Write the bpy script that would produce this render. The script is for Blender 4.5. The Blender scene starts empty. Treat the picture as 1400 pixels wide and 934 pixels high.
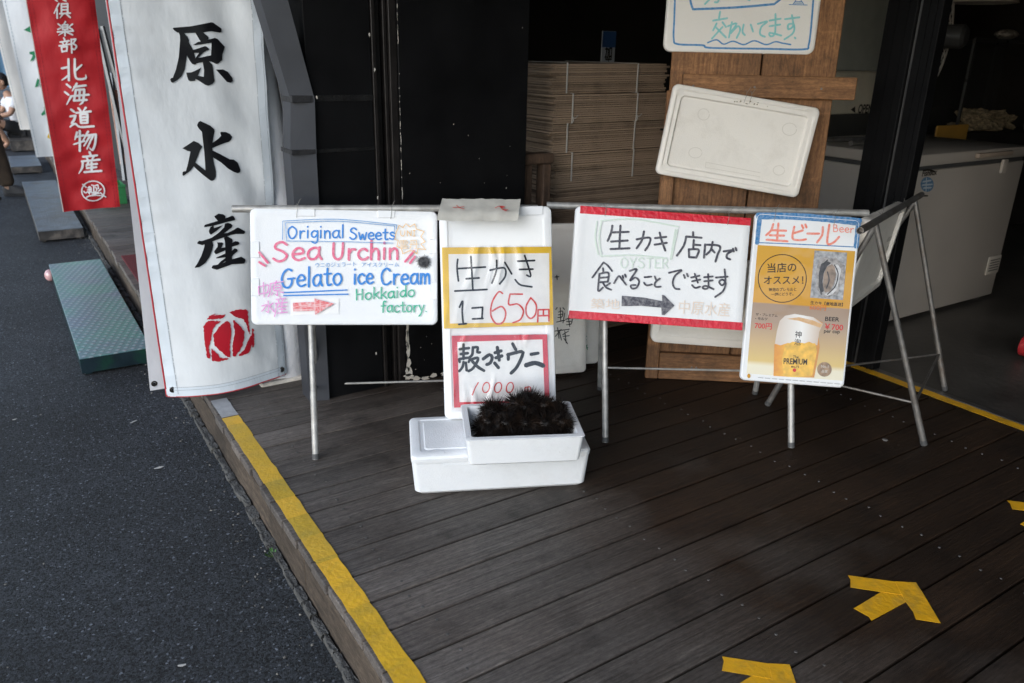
import bpy, bmesh, math, random
from mathutils import Vector, Matrix, geometry, noise
R_ = math.radians
rng = random.Random(7)
sc = bpy.context.scene
COL = sc.collection

# ------------------------------------------------------------------ camera, sky, sun, exposure
CX, CY, FPX, H = 700.0, 467.0, 1065.0, 1.35
RM = Matrix(((0.84107, -0.17185, 0.51289), (-0.54051, -0.30342, 0.78469), (0.02078, -0.93722, -0.34811)))
def _ortho(m):
    a = Vector(m[0]).normalized(); b = Vector(m[1]); b = (b - a * a.dot(b)).normalized(); c = a.cross(b)
    return Matrix((a, b, c))
RM = _ortho(RM)
CAM = Vector((0, 0, H))
cd = bpy.data.cameras.new('camera'); cam = bpy.data.objects.new('camera', cd); COL.objects.link(cam)
cd.sensor_width = 36; cd.lens = FPX / 1400 * 36; cd.clip_start = 0.05; cd.clip_end = 500
cx_, cy_, cz_ = RM.col[0], -RM.col[1], -RM.col[2]
cam.matrix_world = Matrix(((cx_[0], cy_[0], cz_[0], 0), (cx_[1], cy_[1], cz_[1], 0), (cx_[2], cy_[2], cz_[2], H), (0, 0, 0, 1)))
cd.dof.use_dof = True; cd.dof.focus_distance = 2.55; cd.dof.aperture_fstop = 4.5
sc.camera = cam
SUN_EL, SUN_AZ = R_(24), R_(243)
w = bpy.data.worlds.new('World'); sc.world = w; w.use_nodes = True
nt = w.node_tree; nt.nodes.clear()
sky = nt.nodes.new('ShaderNodeTexSky'); sky.sky_type = 'NISHITA'; sky.sun_disc = False
sky.sun_elevation = SUN_EL; sky.sun_rotation = SUN_AZ; sky.dust_density = 0.6; sky.ozone_density = 2.0; sky.air_density = 1.0
hs = nt.nodes.new('ShaderNodeHueSaturation'); hs.inputs['Saturation'].default_value = 0.7
bg = nt.nodes.new('ShaderNodeBackground'); bg.inputs[1].default_value = 0.15
out = nt.nodes.new('ShaderNodeOutputWorld')
nt.links.new(sky.outputs[0], hs.inputs['Color']); nt.links.new(hs.outputs[0], bg.inputs[0]); nt.links.new(bg.outputs[0], out.inputs[0])
sl = bpy.data.lights.new('sun', 'SUN'); so = bpy.data.objects.new('sun', sl); COL.objects.link(so)
sl.energy = 0.5; sl.angle = R_(42); sl.color = (0.95, 0.98, 1.0)
_d = Vector((math.sin(SUN_AZ) * math.cos(SUN_EL), math.cos(SUN_AZ) * math.cos(SUN_EL), math.sin(SUN_EL)))
so.rotation_euler = _d.to_track_quat('Z', 'Y').to_euler()
vs = sc.view_settings; vs.view_transform = 'Standard'; vs.look = 'None'; vs.gamma = 1; vs.exposure = 1.2; vs.use_curve_mapping = False
sc.cycles.use_denoising = True
sc.cycles.max_bounces = 8

# ------------------------------------------------------------------ calibrated view of the photograph (to measure real positions)
def ray(u, v): return RM @ Vector((u - CX, v - CY, FPX))
def onz(u, v, z=0.0):
    r = ray(u, v); return CAM + r * ((z - H) / r.z)
def ony(u, v, y):
    r = ray(u, v); return CAM + r * (y / r.y)
def onx(u, v, x):
    r = ray(u, v); return CAM + r * (x / r.x)

# ------------------------------------------------------------------ materials
MATS = {}
def pm(name, col, rough=0.6, var=0.12, scale=8.0, bump=0.05, bscale=60.0, metal=0.0, spec=0.5, coat=0.0, stretch=(1, 1, 1), dark=None, dscale=3.0, damt=0.0, coat_bump=0.0):
    if name in MATS: return MATS[name]
    m = bpy.data.materials.new(name); m.use_nodes = True; MATS[name] = m
    t = m.node_tree; b = t.nodes['Principled BSDF']; L = t.links
    tc = t.nodes.new('ShaderNodeTexCoord'); mp = t.nodes.new('ShaderNodeMapping'); mp.inputs['Scale'].default_value = stretch
    L.new(tc.outputs['Object'], mp.inputs['Vector'])
    n = t.nodes.new('ShaderNodeTexNoise'); n.inputs['Scale'].default_value = scale; n.inputs['Detail'].default_value = 6
    L.new(mp.outputs[0], n.inputs['Vector'])
    r = t.nodes.new('ShaderNodeMapRange'); r.inputs[1].default_value = 0.3; r.inputs[2].default_value = 0.7
    r.inputs[3].default_value = 1 - var; r.inputs[4].default_value = 1 + var; L.new(n.outputs[0], r.inputs[0])
    mul = t.nodes.new('ShaderNodeVectorMath'); mul.operation = 'SCALE'; mul.inputs[0].default_value = col[:3]; L.new(r.outputs[0], mul.inputs['Scale'])
    src = mul.outputs[0]
    if damt > 0:
        n2 = t.nodes.new('ShaderNodeTexNoise'); n2.inputs['Scale'].default_value = dscale; n2.inputs['Detail'].default_value = 8; n2.inputs['Roughness'].default_value = .65
        L.new(tc.outputs['Object'], n2.inputs['Vector'])
        r2 = t.nodes.new('ShaderNodeMapRange'); r2.inputs[1].default_value = 0.48; r2.inputs[2].default_value = 0.68; r2.inputs[3].default_value = 0; r2.inputs[4].default_value = damt
        L.new(n2.outputs[0], r2.inputs[0])
        mx = t.nodes.new('ShaderNodeMixRGB'); mx.inputs[2].default_value = (*(dark or (0.1, 0.09, 0.08)), 1); L.new(r2.outputs[0], mx.inputs[0]); L.new(src, mx.inputs[1]); src = mx.outputs[0]
    L.new(src, b.inputs['Base Color'])
    b.inputs['Metallic'].default_value = metal; b.inputs['Specular IOR Level'].default_value = spec
    rr = t.nodes.new('ShaderNodeMapRange'); rr.inputs[3].default_value = max(0.03, rough - 0.1); rr.inputs[4].default_value = min(1, rough + 0.1); L.new(n.outputs[0], rr.inputs[0]); L.new(rr.outputs[0], b.inputs['Roughness'])
    if bump > 0:
        nb = t.nodes.new('ShaderNodeTexNoise'); nb.inputs['Scale'].default_value = bscale; nb.inputs['Detail'].default_value = 4; L.new(mp.outputs[0], nb.inputs['Vector'])
        bu = t.nodes.new('ShaderNodeBump'); bu.inputs['Strength'].default_value = bump; bu.inputs['Distance'].default_value = 0.02; L.new(nb.outputs[0], bu.inputs['Height']); L.new(bu.outputs[0], b.inputs['Normal'])
    if coat > 0:
        b.inputs['Coat Weight'].default_value = coat; b.inputs['Coat Roughness'].default_value = 0.12
        if coat_bump > 0:
            nc = t.nodes.new('ShaderNodeTexNoise'); nc.inputs['Scale'].default_value = 14; nc.inputs['Detail'].default_value = 3
            m2 = t.nodes.new('ShaderNodeMapping'); m2.inputs['Scale'].default_value = (2.2, 0.4, 1); m2.inputs['Rotation'].default_value = (0, 0, .25); L.new(tc.outputs['Object'], m2.inputs['Vector']); L.new(m2.outputs[0], nc.inputs['Vector'])
            bc = t.nodes.new('ShaderNodeBump'); bc.inputs['Strength'].default_value = coat_bump; bc.inputs['Distance'].default_value = 0.05; L.new(nc.outputs[0], bc.inputs['Height']); L.new(bc.outputs[0], b.inputs['Coat Normal'])
    return m

def ink(name, col, fade=0.12, rough=0.5, coat=0.0):
    if name in MATS: return MATS[name]
    m = bpy.data.materials.new(name); m.use_nodes = True; MATS[name] = m
    t = m.node_tree; b = t.nodes['Principled BSDF']; L = t.links
    tc = t.nodes.new('ShaderNodeTexCoord'); n = t.nodes.new('ShaderNodeTexNoise'); n.inputs['Scale'].default_value = 90; n.inputs['Detail'].default_value = 5
    L.new(tc.outputs['Object'], n.inputs['Vector'])
    r = t.nodes.new('ShaderNodeMapRange'); r.inputs[1].default_value = .4; r.inputs[2].default_value = .75; r.inputs[3].default_value = 0; r.inputs[4].default_value = fade; L.new(n.outputs[0], r.inputs[0])
    mx = t.nodes.new('ShaderNodeMixRGB'); mx.inputs[1].default_value = (*col, 1); mx.inputs[2].default_value = (.78, .78, .78, 1); L.new(r.outputs[0], mx.inputs[0]); L.new(mx.outputs[0], b.inputs['Base Color'])
    b.inputs['Roughness'].default_value = rough; b.inputs['Specular IOR Level'].default_value = .2
    if coat: b.inputs['Coat Weight'].default_value = coat; b.inputs['Coat Roughness'].default_value = .12
    return m

def eps_mat(name, col, dirt=0.15, bead=.12):
    if name in MATS: return MATS[name]
    m = bpy.data.materials.new(name); m.use_nodes = True; MATS[name] = m
    t = m.node_tree; b = t.nodes['Principled BSDF']; L = t.links
    tc = t.nodes.new('ShaderNodeTexCoord')
    v = t.nodes.new('ShaderNodeTexVoronoi'); v.inputs['Scale'].default_value = 230; L.new(tc.outputs['Object'], v.inputs['Vector'])
    n = t.nodes.new('ShaderNodeTexNoise'); n.inputs['Scale'].default_value = 9; n.inputs['Detail'].default_value = 8; n.inputs['Roughness'].default_value = .7; L.new(tc.outputs['Object'], n.inputs['Vector'])
    r = t.nodes.new('ShaderNodeMapRange'); r.inputs[1].default_value = .5; r.inputs[2].default_value = .8; r.inputs[3].default_value = 0; r.inputs[4].default_value = dirt; L.new(n.outputs[0], r.inputs[0])
    mx = t.nodes.new('ShaderNodeMixRGB'); mx.inputs[1].default_value = (*col, 1); mx.inputs[2].default_value = (col[0] * .55, col[1] * .52, col[2] * .47, 1); L.new(r.outputs[0], mx.inputs[0]); L.new(mx.outputs[0], b.inputs['Base Color'])
    b.inputs['Roughness'].default_value = .55; b.inputs['Specular IOR Level'].default_value = .35
    b.inputs['Subsurface Weight'].default_value = 0.0
    a = t.nodes.new('ShaderNodeMath'); a.operation = 'MULTIPLY_ADD'; a.inputs[1].default_value = 1.2; L.new(n.outputs[0], a.inputs[0]); L.new(v.outputs[0], a.inputs[2])
    bu = t.nodes.new('ShaderNodeBump'); bu.inputs['Strength'].default_value = bead; bu.inputs['Distance'].default_value = .006; L.new(a.outputs[0], bu.inputs['Height']); L.new(bu.outputs[0], b.inputs['Normal'])
    return m

def wood_mat(name, col, col2, attr=False, rough=.6, gscale=(1.2, 40, 40), bump=.25, spec=.4, weather_shade=None):
    """grain along local X; optional per-board attribute 'rnd'"""
    if name in MATS: return MATS[name]
    m = bpy.data.materials.new(name); m.use_nodes = True; MATS[name] = m
    t = m.node_tree; b = t.nodes['Principled BSDF']; L = t.links
    tc = t.nodes.new('ShaderNodeTexCoord'); mp = t.nodes.new('ShaderNodeMapping'); mp.inputs['Scale'].default_value = gscale
    if attr:
        at = t.nodes.new('ShaderNodeAttribute'); at.attribute_name = 'rnd'
        ad = t.nodes.new('ShaderNodeVectorMath'); ad.operation = 'MULTIPLY_ADD'; ad.inputs[1].default_value = (37, 0, 11); L.new(at.outputs['Color'], ad.inputs[0]); L.new(tc.outputs['Object'], ad.inputs[2]); L.new(ad.outputs[0], mp.inputs['Vector'])
    else: L.new(tc.outputs['Object'], mp.inputs['Vector'])
    n = t.nodes.new('ShaderNodeTexNoise'); n.inputs['Scale'].default_value = 3; n.inputs['Detail'].default_value = 9; n.inputs['Roughness'].default_value = .7; n.inputs['Distortion'].default_value = .4; L.new(mp.outputs[0], n.inputs['Vector'])
    n2 = t.nodes.new('ShaderNodeTexNoise'); n2.inputs['Scale'].default_value = 2.2; n2.inputs['Detail'].default_value = 7; L.new(tc.outputs['Object'], n2.inputs['Vector'])
    r = t.nodes.new('ShaderNodeMapRange'); r.inputs[1].default_value = .3; r.inputs[2].default_value = .7; L.new(n.outputs[0], r.inputs[0])
    mx = t.nodes.new('ShaderNodeMixRGB'); mx.inputs[1].default_value = (*col, 1); mx.inputs[2].default_value = (*col2, 1); L.new(r.outputs[0], mx.inputs[0])
    src = mx.outputs[0]
    if weather_shade:  # street-side weathering; shade towards the shop is also put into the colour
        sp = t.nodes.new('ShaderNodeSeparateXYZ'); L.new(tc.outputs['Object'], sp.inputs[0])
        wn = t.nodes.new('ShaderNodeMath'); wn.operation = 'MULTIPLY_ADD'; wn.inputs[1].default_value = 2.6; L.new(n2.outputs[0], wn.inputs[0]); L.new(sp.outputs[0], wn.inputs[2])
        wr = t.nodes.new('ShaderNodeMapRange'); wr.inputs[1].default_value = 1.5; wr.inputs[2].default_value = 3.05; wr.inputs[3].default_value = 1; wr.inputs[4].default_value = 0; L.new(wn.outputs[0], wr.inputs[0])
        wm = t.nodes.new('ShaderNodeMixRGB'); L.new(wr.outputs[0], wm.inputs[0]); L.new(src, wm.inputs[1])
        w2 = t.nodes.new('ShaderNodeMixRGB'); w2.inputs[1].default_value = (*weather_shade[0], 1); w2.inputs[2].default_value = (*weather_shade[1], 1); L.new(r.outputs[0], w2.inputs[0]); L.new(w2.outputs[0], wm.inputs[2]); src = wm.outputs[0]
    val = t.nodes.new('ShaderNodeMapRange'); val.inputs[1].default_value = .3; val.inputs[2].default_value = .75; val.inputs[3].default_value = .6; val.inputs[4].default_value = 1.3; L.new(n2.outputs[0], val.inputs[0])
    sc1 = t.nodes.new('ShaderNodeVectorMath'); sc1.operation = 'SCALE'; L.new(src, sc1.inputs[0]); L.new(val.outputs[0], sc1.inputs['Scale']); src = sc1.outputs[0]
    nf_ = t.nodes.new('ShaderNodeTexNoise'); nf_.inputs['Scale'].default_value = 110; nf_.inputs['Detail'].default_value = 6; nf_.inputs['Roughness'].default_value = .8; mf_ = t.nodes.new('ShaderNodeMapping'); mf_.inputs['Scale'].default_value = (.35, 1, 1) if gscale[0] < 5 else ((1, 1, .35) if gscale[2] < 5 else (1, .35, 1)); L.new(tc.outputs['Object'], mf_.inputs['Vector']); L.new(mf_.outputs[0], nf_.inputs['Vector'])
    rf_ = t.nodes.new('ShaderNodeMapRange'); rf_.inputs[1].default_value = .33; rf_.inputs[2].default_value = .68; rf_.inputs[3].default_value = .62; rf_.inputs[4].default_value = 1.42; L.new(nf_.outputs[0], rf_.inputs[0])
    sf_ = t.nodes.new('ShaderNodeVectorMath'); sf_.operation = 'SCALE'; L.new(src, sf_.inputs[0]); L.new(rf_.outputs[0], sf_.inputs['Scale']); src = sf_.outputs[0]
    if True:
        n3 = t.nodes.new('ShaderNodeTexNoise'); n3.inputs['Scale'].default_value = 5.5; n3.inputs['Detail'].default_value = 9; n3.inputs['Roughness'].default_value = .68; L.new(tc.outputs['Object'], n3.inputs['Vector'])
        s3r = t.nodes.new('ShaderNodeMapRange'); s3r.inputs[1].default_value = .52; s3r.inputs[2].default_value = .72; s3r.inputs[3].default_value = 1.0; s3r.inputs[4].default_value = .42; L.new(n3.outputs[0], s3r.inputs[0])
        n4 = t.nodes.new('ShaderNodeTexNoise'); n4.inputs['Scale'].default_value = 6; n4.inputs['Detail'].default_value = 10; n4.inputs['Roughness'].default_value = .75; m4 = t.nodes.new('ShaderNodeMapping'); m4.inputs['Scale'].default_value = (.5, 2.5, 1); m4.inputs['Location'].default_value = (3, 7, 0); L.new(tc.outputs['Object'], m4.inputs['Vector']); L.new(m4.outputs[0], n4.inputs['Vector'])
        s4r = t.nodes.new('ShaderNodeMapRange'); s4r.inputs[1].default_value = .55; s4r.inputs[2].default_value = .78; s4r.inputs[3].default_value = 1.0; s4r.inputs[4].default_value = 1.9; L.new(n4.outputs[0], s4r.inputs[0])
        pm_ = t.nodes.new('ShaderNodeMath'); pm_.operation = 'MULTIPLY'; L.new(s3r.outputs[0], pm_.inputs[0]); L.new(s4r.outputs[0], pm_.inputs[1])
        s5 = t.nodes.new('ShaderNodeVectorMath'); s5.operation = 'SCALE'; L.new(src, s5.inputs[0]); L.new(pm_.outputs[0], s5.inputs['Scale']); src = s5.outputs[0]
    if attr:
        ra = t.nodes.new('ShaderNodeMapRange'); ra.inputs[3].default_value = .76; ra.inputs[4].default_value = 1.24; L.new(at.outputs['Fac'], ra.inputs[0])
        s2 = t.nodes.new('ShaderNodeVectorMath'); s2.operation = 'SCALE'; L.new(src, s2.inputs[0]); L.new(ra.outputs[0], s2.inputs['Scale']); src = s2.outputs[0]
    L.new(src, b.inputs['Base Color'])
    rr = t.nodes.new('ShaderNodeMapRange'); rr.inputs[3].default_value = rough - .12; rr.inputs[4].default_value = rough + .15; L.new(n2.outputs[0], rr.inputs[0]); L.new(rr.outputs[0], b.inputs['Roughness'])
    b.inputs['Specular IOR Level'].default_value = spec
    bu = t.nodes.new('ShaderNodeBump'); bu.inputs['Strength'].default_value = bump; bu.inputs['Distance'].default_value = .004; L.new(n.outputs[0], bu.inputs['Height']); L.new(bu.outputs[0], b.inputs['Normal'])
    return m

# ------------------------------------------------------------------ mesh helpers
def link_mesh(name, me, m, parent=None, smooth=False, angle=35):
    o = bpy.data.objects.new(name, me); COL.objects.link(o)
    if m is not None and not me.materials: me.materials.append(m)
    if parent is not None: o.parent = parent
    if smooth:
        for p in me.polygons: p.use_smooth = True
        me.set_sharp_from_angle(angle=R_(angle))
    return o
def obj(name, bm, m, parent=None, smooth=False, angle=35, calc=True):
    if calc: bmesh.ops.recalc_face_normals(bm, faces=bm.faces[:])
    me = bpy.data.meshes.new(name); bm.to_mesh(me); bm.free()
    return link_mesh(name, me, m, parent, smooth, angle)
def empty(name, loc=(0, 0, 0), rz=0.0, mat=None):
    o = bpy.data.objects.new(name, None); COL.objects.link(o); o.empty_display_size = .1
    if mat is not None: o.matrix_world = mat
    else: o.location = loc; o.rotation_euler = (0, 0, rz)
    return o
def tag(o, label=None, cat=None, group=None, kind=None):
    if label: o['label'] = label
    if cat: o['category'] = cat
    if group: o['group'] = group
    if kind: o['kind'] = kind
    return o
def add_box(bm, x0, x1, y0, y1, z0, z1, bev=0.0, rot=None, seg=1):
    r = bmesh.ops.create_cube(bm, size=1); vs_ = r['verts']
    for v in vs_: v.co = Vector((x0 + (v.co.x + .5) * (x1 - x0), y0 + (v.co.y + .5) * (y1 - y0), z0 + (v.co.z + .5) * (z1 - z0)))
    if rot is not None:
        for v in vs_: v.co = rot @ v.co
    if bev > 0:
        es = set(e for v in vs_ for e in v.link_edges)
        bmesh.ops.bevel(bm, geom=list(es), offset=bev, segments=seg, affect='EDGES', profile=.5)
def add_tube(bm, pts, r, n=10, caps=True):
    pts = [Vector(p) for p in pts]; rs = r if isinstance(r, (list, tuple)) else [r] * len(pts)
    rings = []
    up = None
    for i, p in enumerate(pts):
        d = (pts[min(i + 1, len(pts) - 1)] - pts[max(i - 1, 0)]).normalized()
        if up is None: up = Vector((0, 0, 1)) if abs(d.z) < .9 else Vector((1, 0, 0))
        a = d.cross(up).normalized(); b_ = a.cross(d).normalized(); up = b_
        rings.append([bm.verts.new(p + a * (math.cos(2 * math.pi * k / n) * rs[i]) + b_ * (math.sin(2 * math.pi * k / n) * rs[i])) for k in range(n)])
    for i in range(len(rings) - 1):
        for k in range(n):
            bm.faces.new((rings[i][k], rings[i][(k + 1) % n], rings[i + 1][(k + 1) % n], rings[i + 1][k]))
    if caps:
        bm.faces.new(rings[0][::-1]); bm.faces.new(rings[-1])
def tube(name, pts, r, m, parent, n=10):
    bm = bmesh.new(); add_tube(bm, pts, r, n); return obj(name, bm, m, parent, True, 50)
def pipe(name, a, b, r, ri, m, parent, n=14):
    """open ended hollow pipe"""
    bm = bmesh.new(); a, b = Vector(a), Vector(b); d = (b - a).normalized(); u = d.cross(Vector((0, 0, 1))).normalized(); v_ = u.cross(d)
    def ring(p, q): return [bm.verts.new(p + u * math.cos(2 * math.pi * k / n) * q + v_ * math.sin(2 * math.pi * k / n) * q) for k in range(n)]
    rs = [ring(a + d * .03, ri), ring(a, ri), ring(a, r), ring(b, r), ring(b, ri), ring(b - d * .03, ri)]
    for i in range(5):
        for k in range(n): bm.faces.new((rs[i][k], rs[i][(k + 1) % n], rs[i + 1][(k + 1) % n], rs[i + 1][k]))
    bm.faces.new(rs[0]); bm.faces.new(rs[-1])
    return obj(name, bm, m, parent, True, 50)
def rrect(w_, h_, r, n=6):
    out_ = []
    for cx, cy, a0 in ((w_ / 2 - r, h_ / 2 - r, 0), (-w_ / 2 + r, h_ / 2 - r, 90), (-w_ / 2 + r, -h_ / 2 + r, 180), (w_ / 2 - r, -h_ / 2 + r, 270)):
        for k in range(n + 1):
            a = R_(a0 + 90 * k / n); out_.append((cx + r * math.cos(a), cy + r * math.sin(a)))
    return out_
def loft(bm, loops, cap0=True, cap1=True):
    vl = [[bm.verts.new(p) for p in L] for L in loops]; n = len(vl[0])
    for i in range(len(vl) - 1):
        for k in range(n): bm.faces.new((vl[i][k], vl[i][(k + 1) % n], vl[i + 1][(k + 1) % n], vl[i + 1][k]))
    if cap0: bm.faces.new(vl[0][::-1])
    if cap1: bm.faces.new(vl[-1])
    return vl
def lid_mesh(w_, h_, t=.03, rim=.03, rec=.004, rad=.022, tabs=True, wobble=.0012, seed=1, double=False):
    """foam lid: front face at z=0 looking to +z, centre at origin; recessed panel with rim"""
    bm = bmesh.new(); L = lambda ins, z, r: [(x, y, z) for x, y in rrect(w_ - 2 * ins, h_ - 2 * ins, max(r, .002))]
    loops = [L(.006, -t, rad), L(0, -t + .006, rad), L(0, -.008, rad), L(.002, -.003, rad), L(.008, 0, rad - .004), L(rim, 0, rad), L(rim + .006, -rec, rad)]
    if double: loops += [L(rim + .02, -rec, rad), L(rim + .026, -rec - .008, rad * .6), L(rim + .03, -rec - .009, rad * .5)]
    loft(bm, loops)
    if tabs:
        for sx, sy, ww, hh in ((-.22, .5, .1, 0), (.22, .5, .1, 0), (-.5, -.1, 0, .12), (.5, .1, 0, .12), (0, -.5, .12, 0)):
            if ww: add_box(bm, sx * w_ - ww / 2, sx * w_ + ww / 2, sy * h_ - (.034 if sy > 0 else -.002), sy * h_ - (.002 if sy > 0 else -.034), -.01, .0025, .002)
            else: add_box(bm, sx * w_ + (.002 if sx < 0 else -.034), sx * w_ + (.034 if sx < 0 else -.002), sy * h_ - hh / 2, sy * h_ + hh / 2, -.01, .0025, .002)
    for v in bm.verts:
        q = v.co * 9 + Vector((seed * 3.1, 0, 0)); d = noise.noise_vector(q) * wobble; v.co.x += d.x; v.co.y += d.y
    return bm

# ------------------------------------------------------------------ frames of flat signs
def frame(C, yaw, lean, roll):
    yaw, lean, roll = R_(yaw), R_(lean), R_(roll)
    u0 = Vector((math.cos(yaw), math.sin(yaw), 0)); n0 = Vector((math.sin(yaw), -math.cos(yaw), 0)); z = Vector((0, 0, 1))
    v0 = z * math.cos(lean) - n0 * math.sin(lean); n = n0 * math.cos(lean) + z * math.sin(lean)
    u = u0 * math.cos(roll) + v0 * math.sin(roll); v = v0 * math.cos(roll) - u0 * math.sin(roll)
    return Matrix(((u.x, v.x, n.x, C[0]), (u.y, v.y, n.y, C[1]), (u.z, v.z, n.z, C[2]), (0, 0, 0, 1)))
def pull(C, k):
    return tuple(CAM + (Vector(C) - CAM) * k)
class Plane:
    """writes on the face of a flat thing: photo measurements -> the thing's own 2-D coordinates"""
    def __init__(s, root, M, off=.0, zoom=(1, 0, 0)):
        s.root, s.M, s.off, s.zoom, s.k = root, M, off, zoom, 0
        s.n = Vector((M[0][2], M[1][2], M[2][2])); s.C = M.translation + s.n * off; s.inv = M.inverted()
    def uv(s, p):
        z, ox, oy = s.zoom; r = ray(ox + p[0] / z, oy + p[1] / z)
        q = s.inv @ (CAM + r * ((s.C - CAM).dot(s.n) / r.dot(s.n))); return Vector((q.x, q.y))
    def place(s, bm_uv): return bm_uv
    def px(s, d):
        a = s.uv((700 if False else 0, 0)); return d
    def scale(s, at):
        a = s.uv(at); b = s.uv((at[0] + 10, at[1])); return (b - a).length / 10
    def lift(s, x, y, z): return Vector((x, y, s.off + z))
    def nxt(s): s.k += 1; return .0006 + .00006 * s.k
def smooth_line(pts, step):
    """Catmull-Rom through pts (Vector2, plus optional third width factor)"""
    if len(pts) < 3:
        a, b = pts[0], pts[-1]; n = max(2, int((b[0] - a[0]).length / step)); return [(a[0].lerp(b[0], i / n), a[1] + (b[1] - a[1]) * i / n) for i in range(n + 1)]
    P = [pts[0]] + list(pts) + [pts[-1]]; out_ = []
    for i in range(1, len(P) - 2):
        p0, p1, p2, p3 = P[i - 1][0], P[i][0], P[i + 1][0], P[i + 2][0]
        n = max(2, int((p2 - p1).length / step))
        for k in range(n):
            t = k / n
            q = .5 * ((2 * p1) + (p2 - p0) * t + (2 * p0 - 5 * p1 + 4 * p2 - p3) * t * t + (3 * p1 - p0 - 3 * p2 + p3) * t ** 3)
            out_.append((q, P[i][1] + (P[i + 1][1] - P[i][1]) * t))
    out_.append((pts[-1][0], pts[-1][1])); return out_
def ribbon(bm, pts, width, z, lift, jitter=.06, straight=False):
    step = max(width * .5, .0012)
    L = [(Vector(p[:2]), p[2] if len(p) > 2 else 1.0) for p in pts]
    if straight and len(L) > 2:
        S = []
        for a, b in zip(L, L[1:]): S += smooth_line([a, b], step)
    else: S = smooth_line(L, step)
    d0 = (S[0][0] - S[1][0]); d1 = (S[-1][0] - S[-2][0])
    if d0.length > 0: S = [(S[0][0] + d0.normalized() * width * .42, S[0][1] * .55)] + S
    if d1.length > 0: S = S + [(S[-1][0] + d1.normalized() * width * .42, S[-1][1] * .55)]
    prev = None; n = len(S)
    for i, (p, wf) in enumerate(S):
        d = S[min(i + 1, n - 1)][0] - S[max(i - 1, 0)][0]
        if d.length < 1e-9: continue
        d.normalize(); nn = Vector((-d.y, d.x)); w2 = width * .5 * wf * (1 + rng.uniform(-jitter, jitter)); zz = z + .00005 * i / n
        a = bm.verts.new(lift(p.x + nn.x * w2, p.y + nn.y * w2, zz)); b = bm.verts.new(lift(p.x - nn.x * w2, p.y - nn.y * w2, zz))
        if prev: bm.faces.new((prev[0], a, b, prev[1]))
        prev = (a, b)
def strokes(pl, name, lines, width, m, straight=False, at=None):
    """lines in zoomed photo pixels; width in the same pixels"""
    bm = bmesh.new()
    for ln in lines:
        s = pl.scale(ln[0][:2]); ribbon(bm, [(*pl.uv(p[:2]), *(p[2:])) for p in ln], width * s, pl.nxt(), pl.lift, straight=straight)
    return obj(name, bm, m, pl.root, calc=False)
def poly_into(bm, pts2, z, lift, maxlen=None):
    tris = geometry.tessellate_polygon([[Vector((p[0], p[1], 0)) for p in pts2]])
    vv = [bm.verts.new(lift(p[0], p[1], z)) for p in pts2]; fs = []
    for t in tris:
        try: fs.append(bm.faces.new([vv[i] for i in t]))
        except ValueError: pass
    return fs
def polys(pl, name, plist, m):
    bm = bmesh.new()
    for p in plist: poly_into(bm, [pl.uv(q) for q in p], pl.nxt(), pl.lift)
    return obj(name, bm, m, pl.root, calc=False)
def text_mesh(s, bold=0.0):
    c = bpy.data.curves.new('text', 'FONT'); c.body = s; c.offset = bold; c.resolution_u = 4
    o = bpy.data.objects.new('text', c); COL.objects.link(o)
    me = bpy.data.meshes.new_from_object(o.evaluated_get(bpy.context.evaluated_depsgraph_get()))
    bpy.data.objects.remove(o); bpy.data.curves.remove(c); me.materials.clear(); return me
def text(pl, name, items, m, bold=0.0):
    """items: (string, lower-left px, lower-right px, height factor or None)"""
    bm = bmesh.new()
    for it in items:
        s, a, b = it[:3]; hf = it[3] if len(it) > 3 else 1.0
        me = text_mesh(s, bold); xs = [v.co.x for v in me.vertices]; ys = [v.co.y for v in me.vertices]
        x0, x1, y0 = min(xs), max(xs), min(ys)
        A, B = pl.uv(a), pl.uv(b); U = B - A; V = Vector((-U.y, U.x)); k = 1 / (x1 - x0); z = pl.nxt()
        for v in me.vertices:
            p = A + U * ((v.co.x - x0) * k) + V * ((v.co.y - y0) * k * hf); v.co = pl.lift(p.x, p.y, z)
        bm.from_mesh(me); bpy.data.meshes.remove(me)
    return obj(name, bm, m, pl.root, calc=False)

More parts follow.
